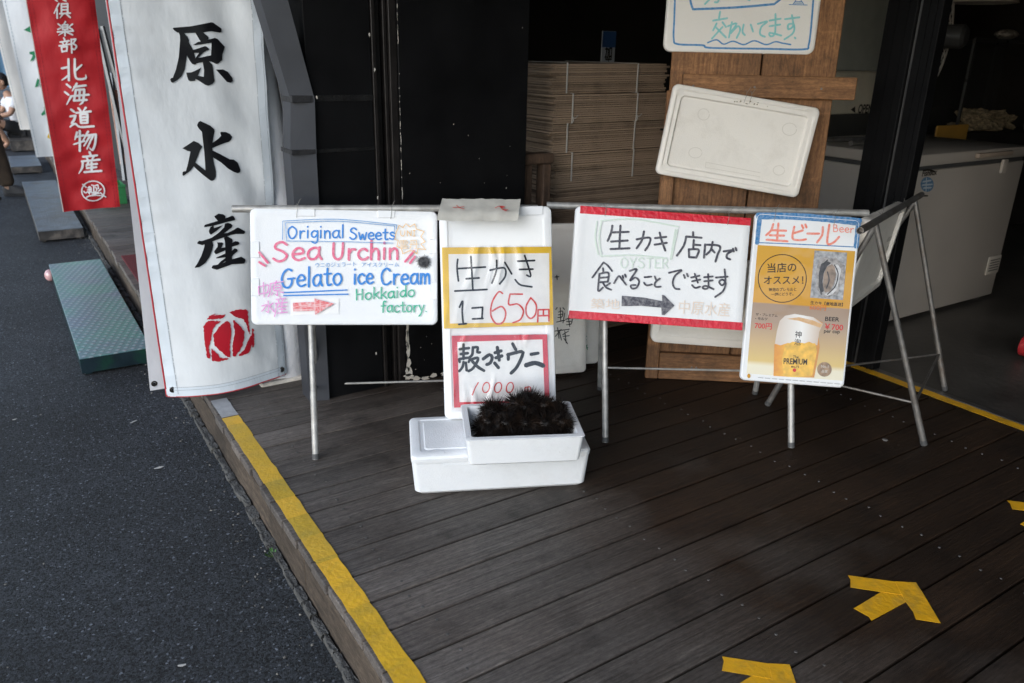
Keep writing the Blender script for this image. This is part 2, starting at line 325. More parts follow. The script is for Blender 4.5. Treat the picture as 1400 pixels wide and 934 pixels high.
# hand-printed latin letters: unit strokes (x-height 1)
G = {
'a': (.85, [[(.75, .8), (.5, 1), (.15, .8), (.05, .4), (.2, .05), (.5, .08), (.72, .45)], [(.76, 1), (.72, .4), (.88, 0)]]),
'c': (.8, [[(.75, .8), (.5, 1), (.15, .8), (.05, .4), (.25, .05), (.55, 0), (.8, .2)]]),
'd': (.85, [[(.7, .8), (.45, .95), (.12, .7), (.05, .35), (.25, .02), (.5, .1), (.7, .5)], [(.74, 1.7), (.72, .5), (.76, 0)]]),
'e': (.8, [[(.08, .5), (.7, .58), (.62, .92), (.35, 1), (.08, .65), (.1, .25), (.4, 0), (.8, .15)]]),
'f': (.7, [[(.72, 1.55), (.5, 1.7), (.34, 1.4), (.3, 0)], [(.03, .95), (.65, 1)]]),
'g': (.8, [[(.7, .85), (.4, 1), (.1, .7), (.15, .25), (.45, .15), (.7, .5)], [(.75, 1), (.75, -.25), (.5, -.65), (.1, -.45)]]),
'h': (.8, [[(.12, 1.75), (.1, 0)], [(.1, .6), (.4, 1), (.65, .8), (.68, 0)]]),
'i': (.35, [[(.17, 1), (.15, 0)], [(.17, 1.45), (.18, 1.52)]]),
'k': (.75, [[(.12, 1.7), (.1, 0)], [(.68, 1), (.12, .42)], [(.28, .55), (.75, 0)]]),
'l': (.35, [[(.18, 1.75), (.15, 0)]]),
'm': (1.05, [[(.1, 1), (.1, 0)], [(.1, .6), (.32, 1), (.5, .8), (.5, 0)], [(.5, .6), (.75, 1), (.93, .8), (.96, 0)]]),
'n': (.8, [[(.1, 1), (.1, 0)], [(.1, .6), (.4, 1), (.65, .8), (.68, 0)]]),
'o': (.85, [[(.42, 1), (.12, .8), (.05, .4), (.25, .03), (.55, .05), (.78, .45), (.65, .9), (.42, 1)]]),
'r': (.65, [[(.12, 1), (.12, 0)], [(.12, .55), (.35, .95), (.62, .95)]]),
's': (.75, [[(.7, .85), (.4, 1), (.12, .8), (.3, .55), (.65, .4), (.65, .1), (.35, 0), (.05, .15)]]),
't': (.7, [[(.35, 1.5), (.33, .2), (.5, 0), (.7, .1)], [(.05, 1), (.68, 1.03)]]),
'w': (1.05, [[(.03, 1), (.25, 0), (.5, .75), (.75, 0), (1, 1)]]),
'y': (.75, [[(.05, 1), (.38, .2)], [(.75, 1), (.3, -.3), (.02, -.65)]]),
'.': (.4, [[(.15, .05), (.17, .08)]]), ' ': (.45, []),
'O': (1.1, [[(.5, 1.6), (.15, 1.3), (.05, .7), (.3, .05), (.65, .05), (.95, .6), (.9, 1.2), (.5, 1.6)]]),
'S': (1.0, [[(.85, 1.35), (.55, 1.6), (.2, 1.45), (.15, 1.1), (.6, .8), (.85, .45), (.65, .08), (.3, 0), (.02, .25)]]),
'U': (1.0, [[(.1, 1.5), (.08, .4), (.35, 0), (.65, .15), (.78, .6), (.82, 1.5)]]),
'G': (1.25, [[(.95, 1.5), (.6, 1.65), (.2, 1.3), (.05, .7), (.3, .1), (.7, .05), (.95, .4), (.97, .75)], [(.6, .78), (1.2, .82)]]),
'C': (1.05, [[(.9, 1.35), (.6, 1.6), (.2, 1.3), (.05, .75), (.25, .1), (.65, .02), (1, .3)]]),
'H': (1.0, [[(.1, 1.6), (.12, 0)], [(.82, 1.55), (.8, 0)], [(.1, .8), (.82, .85)]]),
'Y': (1.0, [[(.05, 1.6), (.45, .8)], [(.9, 1.6), (.45, .8), (.38, 0)]]),
'T': (1.0, [[(.05, 1.55), (.95, 1.6)], [(.5, 1.55), (.45, 0)]]),
'E': (.9, [[(.12, 1.55), (.1, 0), (.8, .05)], [(.12, 1.55), (.8, 1.58)], [(.1, .8), (.65, .82)]]),
'R': (1.0, [[(.12, 1.55), (.1, 0)], [(.1, 1.5), (.55, 1.58), (.75, 1.2), (.5, .8), (.12, .75)], [(.4, .78), (.85, 0)]]),
'B': (.95, [[(.12, 1.55), (.1, 0)], [(.1, 1.5), (.6, 1.5), (.6, .95), (.12, .82)], [(.12, .82), (.75, .75), (.7, .1), (.1, .02)]]),
'N': (1.0, [[(.1, 0), (.12, 1.55), (.8, .05), (.82, 1.55)]]), 'I': (.5, [[(.2, 1.55), (.2, 0)], [(0, 1.55), (.4, 1.55)], [(0, 0), (.4, 0)]]),
}
SHARP = set('HYTENI')
def hand(pl, name, words, width, m):
    """words: (text, x0, y0, x1, y1 baseline in zoomed px, x-height px)"""
    bm = bmesh.new()
    for s, x0, y0, x1, y1, xh in words:
        tot = sum(G[c][0] + .15 for c in s) - .15; cx = 0
        for c in s:
            adv, st = G[c]; wob = rng.uniform(-.04, .04)
            for ln in st:
                P = []
                for gx, gy in ln:
                    t = (cx + gx) / tot; P.append((*pl.uv((x0 + (x1 - x0) * t, y0 + (y1 - y0) * t - (gy + wob) * xh)),))
                ribbon(bm, P, width * pl.scale((x0, y0)), pl.nxt(), pl.lift, straight=c in SHARP)
            cx += adv + .15
    return obj(name, bm, m, pl.root, calc=False)

# ------------------------------------------------------------------ shared materials
M_EPS = eps_mat('foam_white', (.76, .77, .78), .22)
M_EPS_S = eps_mat('foam_sign', (.77, .78, .79), .10, .06)
M_EPS_OLD = eps_mat('foam_aged', (.74, .70, .64), .35)
M_STEEL = pm('brushed_steel', (.40, .39, .37), .5, .25, 30, .08, 200, metal=.55, dark=(.26, .22, .17), dscale=14, damt=.18)
M_STEEL_D = pm('dull_steel', (.19, .18, .17), .5, .3, 25, .08, 200, metal=.6, dark=(.12, .08, .05), dscale=12, damt=.6)
M_BLACK = pm('black_paint', (.0055, .0055, .006), .55, .3, 6, .03, 40, spec=.10)
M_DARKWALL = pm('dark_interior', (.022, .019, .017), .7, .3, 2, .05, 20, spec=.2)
M_WIRE = pm('wire', (.2, .19, .17), .5, .1, 20, 0, metal=.5)
M_DECK = wood_mat('deck_boards', (.0095, .0046, .0022), (.036, .0190, .0095), attr=True, rough=.55, gscale=(1.2, 55, 40), bump=.9, weather_shade=((.078, .064, .054), (.272, .241, .216)))
M_PINE = wood_mat('old_pine', (.11, .048, .019), (.32, .155, .064), rough=.65, gscale=(30, 30, 1.0), bump=.3)
M_PINE_H = wood_mat('old_pine_rail', (.11, .048, .019), (.32, .155, .064), rough=.65, gscale=(1.0, 30, 30), bump=.3)
M_TAPE = pm('yellow_tape', (.66, .37, .025), .45, .14, 18, .12, 70, dark=(.36, .25, .05), dscale=9, damt=.75)
M_TAPE_B = pm('yellow_tape_bright', (.84, .43, .016), .42, .1, 18, .12, 70, dark=(.36, .23, .05), dscale=13, damt=.7)
M_WHITE_PAINT = pm('chipped_paint', (.62, .57, .50), .7, .15, 30, .2, 120)

# ================================================================== SETTING
# road
bm = bmesh.new(); s_ = 120
vv = [bm.verts.new(p) for p in ((-s_, -s_, -.17), (s_, -s_, -.17), (s_, s_, -.17), (-s_, s_, -.17))]; bm.faces.new(vv)
def asphalt():
    m = bpy.data.materials.new('asphalt'); m.use_nodes = True; t = m.node_tree; b = t.nodes['Principled BSDF']; L = t.links
    tc = t.nodes.new('ShaderNodeTexCoord')
    v = t.nodes.new('ShaderNodeTexVoronoi'); v.inputs['Scale'].default_value = 170; L.new(tc.outputs['Object'], v.inputs['Vector'])
    n = t.nodes.new('ShaderNodeTexNoise'); n.inputs['Scale'].default_value = 1.6; n.inputs['Detail'].default_value = 9; n.inputs['Roughness'].default_value = .65; L.new(tc.outputs['Object'], n.inputs['Vector'])
    nf = t.nodes.new('ShaderNodeTexNoise'); nf.inputs['Scale'].default_value = 130; nf.inputs['Detail'].default_value = 5; nf.inputs['Roughness'].default_value = .75; L.new(tc.outputs['Object'], nf.inputs['Vector'])
    base = t.nodes.new('ShaderNodeMapRange'); base.inputs[1].default_value = .3; base.inputs[2].default_value = .72; base.inputs[3].default_value = .020; base.inputs[4].default_value = .050; L.new(n.outputs[0], base.inputs[0])
    wn = t.nodes.new('ShaderNodeSeparateColor'); L.new(v.outputs['Color'], wn.inputs[0])
    st = t.nodes.new('ShaderNodeMapRange'); st.inputs[1].default_value = 0; st.inputs[2].default_value = 1; st.inputs[3].default_value = .12; st.inputs[4].default_value = 2.1; L.new(wn.outputs[0], st.inputs[0])
    mu = t.nodes.new('ShaderNodeMath'); mu.operation = 'MULTIPLY'; L.new(base.outputs[0], mu.inputs[0]); L.new(st.outputs[0], mu.inputs[1])
    lt = t.nodes.new('ShaderNodeMapRange'); lt.inputs[1].default_value = .955; lt.inputs[2].default_value = 1; lt.inputs[3].default_value = 0; lt.inputs[4].default_value = .22; L.new(wn.outputs[1], lt.inputs[0])
    ad = t.nodes.new('ShaderNodeMath'); ad.operation = 'ADD'; L.new(mu.outputs[0], ad.inputs[0]); L.new(lt.outputs[0], ad.inputs[1])
    cc = t.nodes.new('ShaderNodeVectorMath'); cc.operation = 'SCALE'; cc.inputs[0].default_value = (.90, 1.0, 1.16); L.new(ad.outputs[0], cc.inputs['Scale']); L.new(cc.outputs[0], b.inputs['Base Color'])
    b.inputs['Roughness'].default_value = .62; b.inputs['Specular IOR Level'].default_value = .3
    bu = t.nodes.new('ShaderNodeBump'); bu.inputs['Strength'].default_value = .35; bu.inputs['Distance'].default_value = .004; L.new(v.outputs['Distance'], bu.inputs['Height']); bu.invert = True
    b2 = t.nodes.new('ShaderNodeBump'); b2.inputs['Strength'].default_value = 1.0; b2.inputs['Distance'].default_value = .02; L.new(nf.outputs[0], b2.inputs['Height']); L.new(bu.outputs[0], b2.inputs['Normal']); L.new(b2.outputs[0], b.inputs['Normal'])
    return m
tag(obj('road', bm, asphalt()), kind='structure')

# deck: boards run away from the street (X), one mesh with real gaps
PITCH, Y0 = .1215, 1.342
bm = bmesh.new(); rl = bm.loops.layers.float_color.new('rnd')
k0, k1 = int((-3.2 - Y0) / PITCH), int((17 - Y0) / PITCH)
for k in range(k0, k1):
    ya, yb = Y0 + k * PITCH + .0036, Y0 + (k + 1) * PITCH - .0036
    xe = .538 + rng.uniform(-.007, .006); zt = rng.uniform(-.0015, .0012)
    nv = len(bm.verts)
    cuts = [xe, 3.19]
    for xa, xb in zip(cuts, cuts[1:]):
        before = set(bm.faces)
        add_box(bm, xa, xb, ya, yb, -.032, zt, .003, seg=2)
        c = rng.random()
        for f in bm.faces:
            if f not in before:
                for l in f.loops: l[rl] = (c, c, c, 1)
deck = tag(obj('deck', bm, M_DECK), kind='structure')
# joist/fascia below the boards, and a near-black slab colouring in the shade of the gaps
bm = bmesh.new(); add_box(bm, .552, 3.2, -3.2, 17, -.16, -.085); obj('gap_shade', bm, pm('gap_shade_black', (.004, .0035, .003), .9, spec=.05), deck)
bm = bmesh.new()
for k in range(12): add_box(bm, .541 + rng.uniform(-.002, .003), .552, -3.2 + k * 1.7, -3.2 + k * 1.7 + 1.694, -.172, -.034, .003)
obj('fascia', bm, wood_mat('fascia_wood', (.032, .023, .016), (.115, .085, .060), rough=.8, gscale=(25, 4, 25), bump=.8), deck)
bm = bmesh.new()
for xs in (.72, 1.43, 2.15, 2.86):
    for k in range(k0 + 20, k0 + 62):
        for dy in (.032, .088):
            x = xs + rng.uniform(-.012, .012); y = Y0 + k * PITCH + dy + rng.uniform(-.006, .006)
            if y > 3.1 or y < .4: continue
            r = bmesh.ops.create_cone(bm, segments=10, radius1=.0042, radius2=.0036, depth=.0016, cap_ends=True, matrix=Matrix.Translation((x, y, .0012)))
tag(obj('screws', bm, pm('screw_heads', (.11, .105, .10), .5, .3, 40, 0, metal=.5), deck), kind='stuff')
# kerb: broken little stones between road and fascia
bm = bmesh.new(); y = -2.0
while y < 9:
    ln = rng.uniform(.03, .10); w_ = rng.uniform(.012, .026)
    r = bmesh.ops.create_icosphere(bm, subdivisions=3, radius=.5)
    c = Vector((.528 - w_ * .2, y + ln / 2, -.168)); hh = rng.uniform(.016, .036)
    for v in r['verts']:
        d = v.co.normalized(); q = Vector((math.copysign(abs(d.x) ** .6, d.x), math.copysign(abs(d.y) ** .6, d.y), math.copysign(abs(d.z) ** .6, d.z)))
        q = Vector([math.copysign(min(1, abs(c_) * 1.25), c_) for c_ in q]); q += noise.noise_vector(q * 2 + Vector((y * 5, 0, 0))) * .28 + noise.noise_vector(q * 5 + Vector((y * 9, 0, 0))) * .10
        v.co = c + Vector((q.x * w_ * .62, q.y * ln * .53, q.z * hh * .6))
    y += ln + rng.uniform(.001, .012)
tag(obj('kerb', bm, pm('kerb_stone', (.085, .082, .076), .85, .45, 30, .8, 120), smooth=True, angle=60), kind='structure')
# interior floor
bm = bmesh.new(); add_box(bm, 3.275, 9, -3.2, 7, -.16, -.004)
tag(obj('shop_floor', bm, pm('shop_concrete', (.075, .068, .060), .42, .3, 3, .12, 30, spec=.5, dark=(.03, .027, .024), dscale=2, damt=.6)), kind='structure')
# threshold
bm = bmesh.new(); add_box(bm, 3.238, 3.275, -3.2, 2.9, -.16, .006, .003)
thr = tag(obj('door_threshold', bm, pm('threshold_metal', (.22, .21, .20), .35, .2, 20, .05, 90, metal=.8)), 'thin metal door rail running along the inner edge of the dark deck', 'threshold')

# building shell: ceiling over the terrace and dark shop behind
shop = tag(empty('shop_building', (2, 4, 0)), 'dark open shop interior with black walls and low ceiling behind the signs', 'building')
IM = Matrix.Translation((-2, -4, 0))
def shell(name, x0, x1, y0, y1, z0, z1, m):
    b = bmesh.new(); add_box(b, x0, x1, y0, y1, z0, z1); b.transform(IM); return obj(name, b, m, shop)
shell('ceiling', -.1, 9, -3.2, 7, 2.35, 2.5, M_DARKWALL)  # unseen; its overhang past the deck edge is sized to shade the boards
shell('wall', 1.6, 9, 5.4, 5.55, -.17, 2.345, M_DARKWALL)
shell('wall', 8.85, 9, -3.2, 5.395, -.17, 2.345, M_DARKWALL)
shell('wall', 2.2, 9, -3.2, -3.08, -.17, 2.345, M_DARKWALL)  # unseen end wall, added to darken the deck
shell('wall', 3.28, 3.36, -3.075, .75, -.155, 2.345, M_DARKWALL)  # unseen wall segment, added to keep the shop interior dark
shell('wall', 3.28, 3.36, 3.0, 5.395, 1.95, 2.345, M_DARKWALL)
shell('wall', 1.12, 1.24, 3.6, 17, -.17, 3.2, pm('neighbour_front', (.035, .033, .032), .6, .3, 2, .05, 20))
shell('pillar', 1.56, 1.64, 4.2, 4.28, -.1, 2.345, M_BLACK)

# black end wall of the terrace
bw = tag(empty('partition_wall', (1.43, 2.86, 0)), 'glossy black painted wall with chipped edges and a sliding track between its two panels', 'wall')
BI = Matrix.Translation((-1.43, -2.86, 0))
def bwp(name, boxes, m, bev=.002):
    b = bmesh.new()
    for q in boxes: add_box(b, *q, bev)
    b.transform(BI); return obj(name, b, m, bw)
bwp('panel', [(.968, 1.215, 2.85, 3.05, -.03, 2.34)], M_BLACK)
bwp('panel', [(1.315, 1.90, 2.83, 3.0, -.03, 2.34)], M_BLACK)
bwp('track', [(1.217, 1.232, 2.842, 3.05, -.03, 2.34), (1.236, 1.262, 2.875, 3.05, -.03, 2.34), (1.266, 1.28, 2.85, 3.05, -.03, 2.34), (1.283, 1.313, 2.836, 3.05, -.03, 2.34)], pm('track_black', (.012, .010, .0095), .45, .4, 12, .1, 60, spec=.25))
bwp('band', [(.985, 1.216, 2.8475, 2.852, 1.168, 1.19), (.985, 1.216, 2.8475, 2.852, .987, 1.0)], pm('band_black', (.010, .010, .010), .7, .5, 40, .3, 90, spec=.15), .001)
# paint chips: ragged flakes proud of the wall
bm = bmesh.new()
def chip(cx, y, cz, sx, sz, n=9, seed=0):
    r2 = random.Random(seed + int(cz * 1000) + int(cx * 977)); pts = [(cx + math.cos(2 * math.pi * k / n) * sx * r2.uniform(.5, 1.1), cz + math.sin(2 * math.pi * k / n) * sz * r2.uniform(.5, 1.1)) for k in range(n)]
    poly_into(bm, pts, 0, lambda a, b, z: Vector((a, y - .0012, b)))
for i in range(70):
    z = rng.uniform(.1, 1.9); sz = rng.choice((.004, .006, .012, .02)) * rng.uniform(.6, 1.3)
    chip(1.3145 + rng.uniform(-.001, .0015), 2.8285, z, .0018, sz, seed=i)
for z, sx, sz in ((.05, .022, .03), (.09, .012, .04), (.15, .009, .05), (.2, .007, .05), (.27, .006, .06), (.03, .03, .016)): chip(1.322, 2.829, z, sx, sz, 12)
for k in range(12): chip(1.36 + .045 * k + rng.uniform(-.01, .01), 2.8285, .006 + rng.uniform(0, .012), .026, .012 + .01 * (k > 8), 11, k)
for p in ((697, 200), (692, 257), (655, 217), (620, 170), (662, 250), (640, 185), (693, 240), (583, 460), (575, 475), (580, 492), (568, 505), (590, 470), (714, 38), (560, 237), (602, 250)):
    q = ony(*p, 2.829); chip(q.x, 2.829, q.z, .0018 * rng.uniform(.5, 1.3), .0026 * rng.uniform(.5, 1.5), 7, p[0])
for p in ((505, 47), (433, 133), (512, 95), (516, 270), (430, 185), (508, 320), (514, 483)):
    q = ony(*p, 2.8415); chip(q.x, 2.8415, q.z, .004, .008, 8, p[0])
bm.transform(BI); obj('paint_chips', bm, M_WHITE_PAINT, bw, calc=False)

# charcoal casing with a kinked upper length, in front of the wall's left corner
bm = bmesh.new()
prof = [((.893, 0), (.967, 0)), ((.890, .98), (.979, .98)), ((.906, 1.175), (.986, 1.175)), ((.80, 1.62), (.888, 1.62)), ((.62, 2.34), (.71, 2.34))]
fr = []; 
for (a, z), (b, _) in prof:
    fr.append([bm.verts.new((a, 2.86, z)), bm.verts.new((b, 2.835, z)), bm.verts.new((b, 2.95, z)), bm.verts.new((a, 2.95, z))])
for i in range(len(fr) - 1):
    for k in range(4): bm.faces.new((fr[i][k], fr[i][(k + 1) % 4], fr[i + 1][(k + 1) % 4], fr[i + 1][k]))
bm.faces.new(fr[0]); bm.faces.new(fr[-1])
bm.transform(Matrix.Translation((-.93, -2.9, 0)))
cas = empty('downpipe', (.93, 2.9, 0)); tag(cas, 'charcoal flat-sided casing bent outwards above two tape bands, between black wall and white banner', 'downpipe')
obj('casing', bm, pm('charcoal', (.033, .035, .042), .55, .3, 5, .04, 30), cas)
for q_ in ((-.0265, .0575, -.064, .06, 1.166, 1.19), (-.0425, .0515, -.0645, .06, .986, 1.002)):
  bm = bmesh.new(); add_box(bm, *q_, .001); obj('tape_band', bm, pm('band_grey', (.03, .03, .032), .6, .3, 40, .2, 90, spec=.2), cas)

# white pillar between the banner and the casing
pil = empty('white_pillar', (.885, 3.21, 0)); tag(pil, 'rough white plastered round post standing just behind the large white banner', 'post')
bm = bmesh.new(); n = 28; rings = []
for i in range(40):
    z = -.17 + i * .065; ed = .111 + .021 * min(1, max(0, z) / .7) - .078 * max(0, z - .72) / .8; rr = max(.035, .102 - .05 * max(0, z - .7) / .8); xc = ed - rr
    rings.append([(xc + math.cos(2 * math.pi * k / n) * rr * (1 + .012 * noise.noise(Vector((k * .5, z * 3, 1)))), math.sin(2 * math.pi * k / n) * rr, z) for k in range(n)])
loft(bm, rings); obj('shaft', bm, pm('rough_white', (.78, .78, .80), .7, .06, 9, .2, 45, dark=(.6, .56, .54), dscale=4, damt=.3), pil, True, 60)
bm = bmesh.new(); add_box(bm, -.12, .125, -.115, .115, -.02, .014, .006); obj('foot', bm, M_WHITE_PAINT, pil)

# ================================================================== BANNERS
def banner_mat(name, col, rough=.42):
    return pm(name, col, rough, .05, 5, .30, 6, spec=.35, stretch=(1.6, 1, .8), dark=tuple(c * .8 for c in col), dscale=3, damt=.35)
def cloth(name, xf, surf, z0f, z1, nx, nz, m, root, org, thick=.0015):
    """sheet between xf(z)=(left,right) and z0f(s)..z1; surf(x,z)->y"""
    bm = bmesh.new(); g = []
    for j in range(nz + 1):
        row = []
        for i in range(nx + 1):
            s = i / nx; z = z0f(s) + (z1 - z0f(s)) * j / nz; a, b = xf(z); x = a + (b - a) * s
            row.append(bm.verts.new(Vector((x, surf(x, z), z)) - org))
        g.append(row)
    for j in range(nz):
        for i in range(nx): bm.faces.new((g[j][i], g[j][i + 1], g[j + 1][i + 1], g[j + 1][i]))
    o = obj(name, bm, m, root, True, 80, calc=False)
    return o
class Curved:
    """same interface as Plane but on a draped sheet"""
    def __init__(s, root, org, surf, y0, zoom): s.root, s.org, s.surf, s.y0, s.zoom, s.k = root, org, surf, y0, zoom, 0
    def uv(s, p):
        z, ox, oy = s.zoom; y = s.y0
        for _ in range(6): q = ony(ox + p[0] / z, oy + p[1] / z, y); y = s.surf(q.x, q.z)
        return Vector((q.x, q.z))
    def scale(s, at): return (s.uv(at) - s.uv((at[0] + 10, at[1]))).length / 10
    def lift(s, x, y, z): return Vector((x, s.surf(x, y) - z - (.003 if s.y0 > 5 else .0010), y)) - s.org
    def nxt(s): s.k += 1; return .0006 + .00008 * s.k
def drape(o, pl, maxlen=.02):
    """cut a flat lettering mesh finely and lay it back on the sheet"""
    bm = bmesh.new(); bm.from_mesh(o.data); lo = bm.verts.layers.float.new('o')
    for v in bm.verts: w_ = v.co + pl.org; v[lo] = pl.surf(w_.x, w_.z) - w_.y
    bmesh.ops.triangulate(bm, faces=bm.faces[:])
    for _ in range(6):
        es = [e for e in bm.edges if e.calc_length() > maxlen]
        if not es: break
        bmesh.ops.subdivide_edges(bm, edges=es, cuts=1); bmesh.ops.triangulate(bm, faces=bm.faces[:])
    for v in bm.verts:
        w_ = v.co + pl.org; v.co = Vector((w_.x, pl.surf(w_.x, w_.z) - v[lo] - (.0012 if maxlen < .025 else .004), w_.z)) - pl.org
    bm.to_mesh(o.data); bm.free()

# big white banner
XF = lambda z: (.402 - .004 * z, .872 + .018 * z)
def wsurf(x, z):
    a, b = XF(z); s = (x - a) / (b - a); f = max(0, 1 - z / 1.3)
    y = 3.12 - .33 * s * (1 - s) * (.16 + .84 * f) - .02 * s ** 3
    y += .012 * noise.noise(Vector((x * 5, z * 2.2, 3.0))) + .009 * noise.noise(Vector((x * 9 + z * 6, z * 3 - x * 4, 8.0))) * min(1, .4 + s)
    y += .005 * math.exp(-((s - .80 - .05 * math.sin(z * 3)) / .10) ** 2) + .0018 * math.exp(-s / .12) * math.sin(z * 70 + 3 * math.sin(z * 9))
    return y
org = Vector((.64, 3.08, .04)); bn = empty('banner', org); tag(bn, 'large white vinyl banner with three black brush characters and a red seal', 'banner')
BZ = lambda s: .032 + .008 * s
M_VINYL = banner_mat('white_vinyl', (.70, .72, .73))
cloth('sheet', XF, wsurf, BZ, 2.3, 70, 320, M_VINYL, bn, org)
# double hem: a stitched strip along the edges
bm = bmesh.new()
def lay(pts, wd, dy): ribbon(bm, pts, wd, 0, lambda x, y, z: Vector((x, wsurf(x, y) - dy, y)) - org, 0)
def edge_pts(ins, z0=.045, z1=2.28, left=True): return [((XF(z)[0] + ins) if left else (XF(z)[1] - ins), z) for z in [z0 + (z1 - z0) * k / 40 for k in range(41)]]
lay(edge_pts(.018), .032, .0012); lay(edge_pts(.018, left=False), .032, .0012)
lay([(XF(.05)[0] + .01 + (XF(.05)[1] - XF(.05)[0] - .02) * k / 20, BZ(k / 20) + .02) for k in range(21)], .036, .0015)
obj('hem', bm, banner_mat('hem_vinyl', (.64, .69, .73)), bn, calc=False)
bm = bmesh.new()
for pts in (edge_pts(.036), edge_pts(.036, left=False), edge_pts(.008, left=False)):
    for (x0, z0), (x1, z1) in zip(pts, pts[1:]):
        for q in range(8):
            t0, t1 = q / 8, (q + .6) / 8
            if rng.random() < .1: continue
            lay([(x0 + (x1 - x0) * t0, z0 + (z1 - z0) * t0), (x0 + (x1 - x0) * t1, z0 + (z1 - z0) * t1)], .0016, .0024)
for k in range(70):
    for dz in (.028, .04): 
        t0, t1 = k / 70, (k + .6) / 70; a, b = XF(.05); lay([(a + .01 + (b - a - .02) * t0, BZ(t0) + dz), (a + .01 + (b - a - .02) * t1, BZ(t1) + dz)], .0016, .0028)
obj('stitching', bm, ink('thread', (.22, .25, .28), .3), bn, calc=False)
# red piping
bm = bmesh.new()
add_tube(bm, [Vector((XF(z)[0] - .003, wsurf(XF(z)[0], z) + .002, z)) - org for z in [.032 + 2.27 * k / 50 for k in range(51)]], .0035, 6)
add_tube(bm, [Vector((XF(.03)[0] + (XF(.03)[1] - XF(.03)[0]) * k / 30, wsurf(XF(.03)[0] + (XF(.03)[1] - XF(.03)[0]) * k / 30, .03) + .002, BZ(k / 30) - .001)) - org for k in range(31)], .003, 6)
obj('piping', bm, pm('red_piping', (.45, .018, .03), .5, .1), bn, True)
# rear sheet
XB = lambda z: (.345 + .05 * min(1, max(0, z) / 1.3), .80)
bsurf = lambda x, z: 3.17 + .01 * math.sin(x * 9 + z * 3)
cloth('back_sheet', XB, bsurf, lambda s: .05, 2.3, 12, 40, banner_mat('white_vinyl_back', (.66, .66, .68)), bn, org)
bm = bmesh.new()
def eyelet(x, y, z):
    for k in range(16):
        pass
    ring = [[Vector((x + math.cos(2 * math.pi * k / 16) * r, y - h_, z + math.sin(2 * math.pi * k / 16) * r)) - org for k in range(16)] for r, h_ in ((.0125, .001), (.011, .004), (.0075, .004), (.006, .001))]
    vl = loft(bm, ring, False, False)
for x, z in ((XF(.06)[0] + .02, .062), (XF(.06)[1] - .02, .066)): eyelet(x, wsurf(x, z), z)
eyelet(XB(.07)[0] + .018, bsurf(XB(.07)[0], .075), .078)
obj('eyelet', bm, pm('dark_brass', (.10, .085, .07), .35, .2, 30, 0, metal=.9), bn, True, calc=False)
bm = bmesh.new()
for x, z, sf in ((XF(.06)[0] + .02, .062, wsurf), (XF(.06)[1] - .02, .066, wsurf), (XB(.07)[0] + .018, .078, bsurf)):
    poly_into(bm, [(x + math.cos(2 * math.pi * k / 14) * .0062, z + math.sin(2 * math.pi * k / 14) * .0062) for k in range(14)], 0, lambda a, b, c: Vector((a, sf(x, z) - .0032, b)) - org)
obj('eyelet_hole', bm, pm('hole_dark', (.01, .01, .01), .9), bn, calc=False)
M_BRUSH = ink('brush_black', (.008, .008, .010), .0, .3)
Zg = (9.336, 220, 20)
P_GEN = [
 [(148,178),(160,168),(380,150),(640,98),(665,103),(770,180),(770,220),(750,230),(640,212),(520,228),(440,232),(290,236),(210,230),(165,200)],
 [(225,226),(292,232),(335,285),(355,330),(345,370),(330,520),(300,700),(260,790),(200,840),(150,872),(130,862),(115,830),(130,808),(150,808),(190,700),(225,550),(242,330),(240,270)],
 [(335,320),(370,385),(410,455),(432,545),(450,625),(430,640),(395,628),(360,580),(322,505)],
 [(435,228),(530,224),(600,280),(605,312),(540,352),(505,345),(470,290)],
 [(405,390),(470,350),(560,330),(685,298),(720,310),(812,410),(805,440),(780,510),(780,580),(715,632),(690,625),(640,600),(590,594),(540,604),(445,622),(428,560),(480,553),(637,520),(644,360),(560,372),(440,390)],
 [(400,455),(560,403),(585,412),(615,445),(560,470),(520,500),(475,555),(435,562),(485,490),(418,488)],
 [(528,598),(602,590),(650,635),(660,680),(680,850),(655,885),(600,907),(560,895),(440,818),(430,845),(370,850),(345,835),(320,740),(380,738),(430,720),(512,675),(468,780),(545,795),(548,700)],
 [(700,703),(790,700),(850,730),(910,810),(915,850),(885,870),(840,860),(760,770)]]
P_SUI = [
 [(315,50),(440,110),(490,155),(495,185),(480,260),(470,330),(468,400),(475,510),(490,600),(512,690),(512,760),(495,800),(462,815),(440,808),(350,740),(270,670),(226,625),(248,578),(300,620),(380,682),(365,450),(345,280),(335,190),(285,135),(272,105),(290,65)],
 [(85,400),(230,305),(290,330),(340,378),(310,430),(252,575),(228,632),(180,690),(97,752),(87,740),(87,705),(105,692),(130,690),(165,560),(188,440),(150,432)],
 [(465,332),(540,280),(580,240),(568,200),(580,188),(640,192),(690,215),(720,255),(710,285),(680,315),(600,340),(465,396)],
 [(462,423),(560,470),(690,540),(740,543),(790,580),(825,670),(822,700),(795,718),(740,700),(670,660),(580,580),(470,512)]]
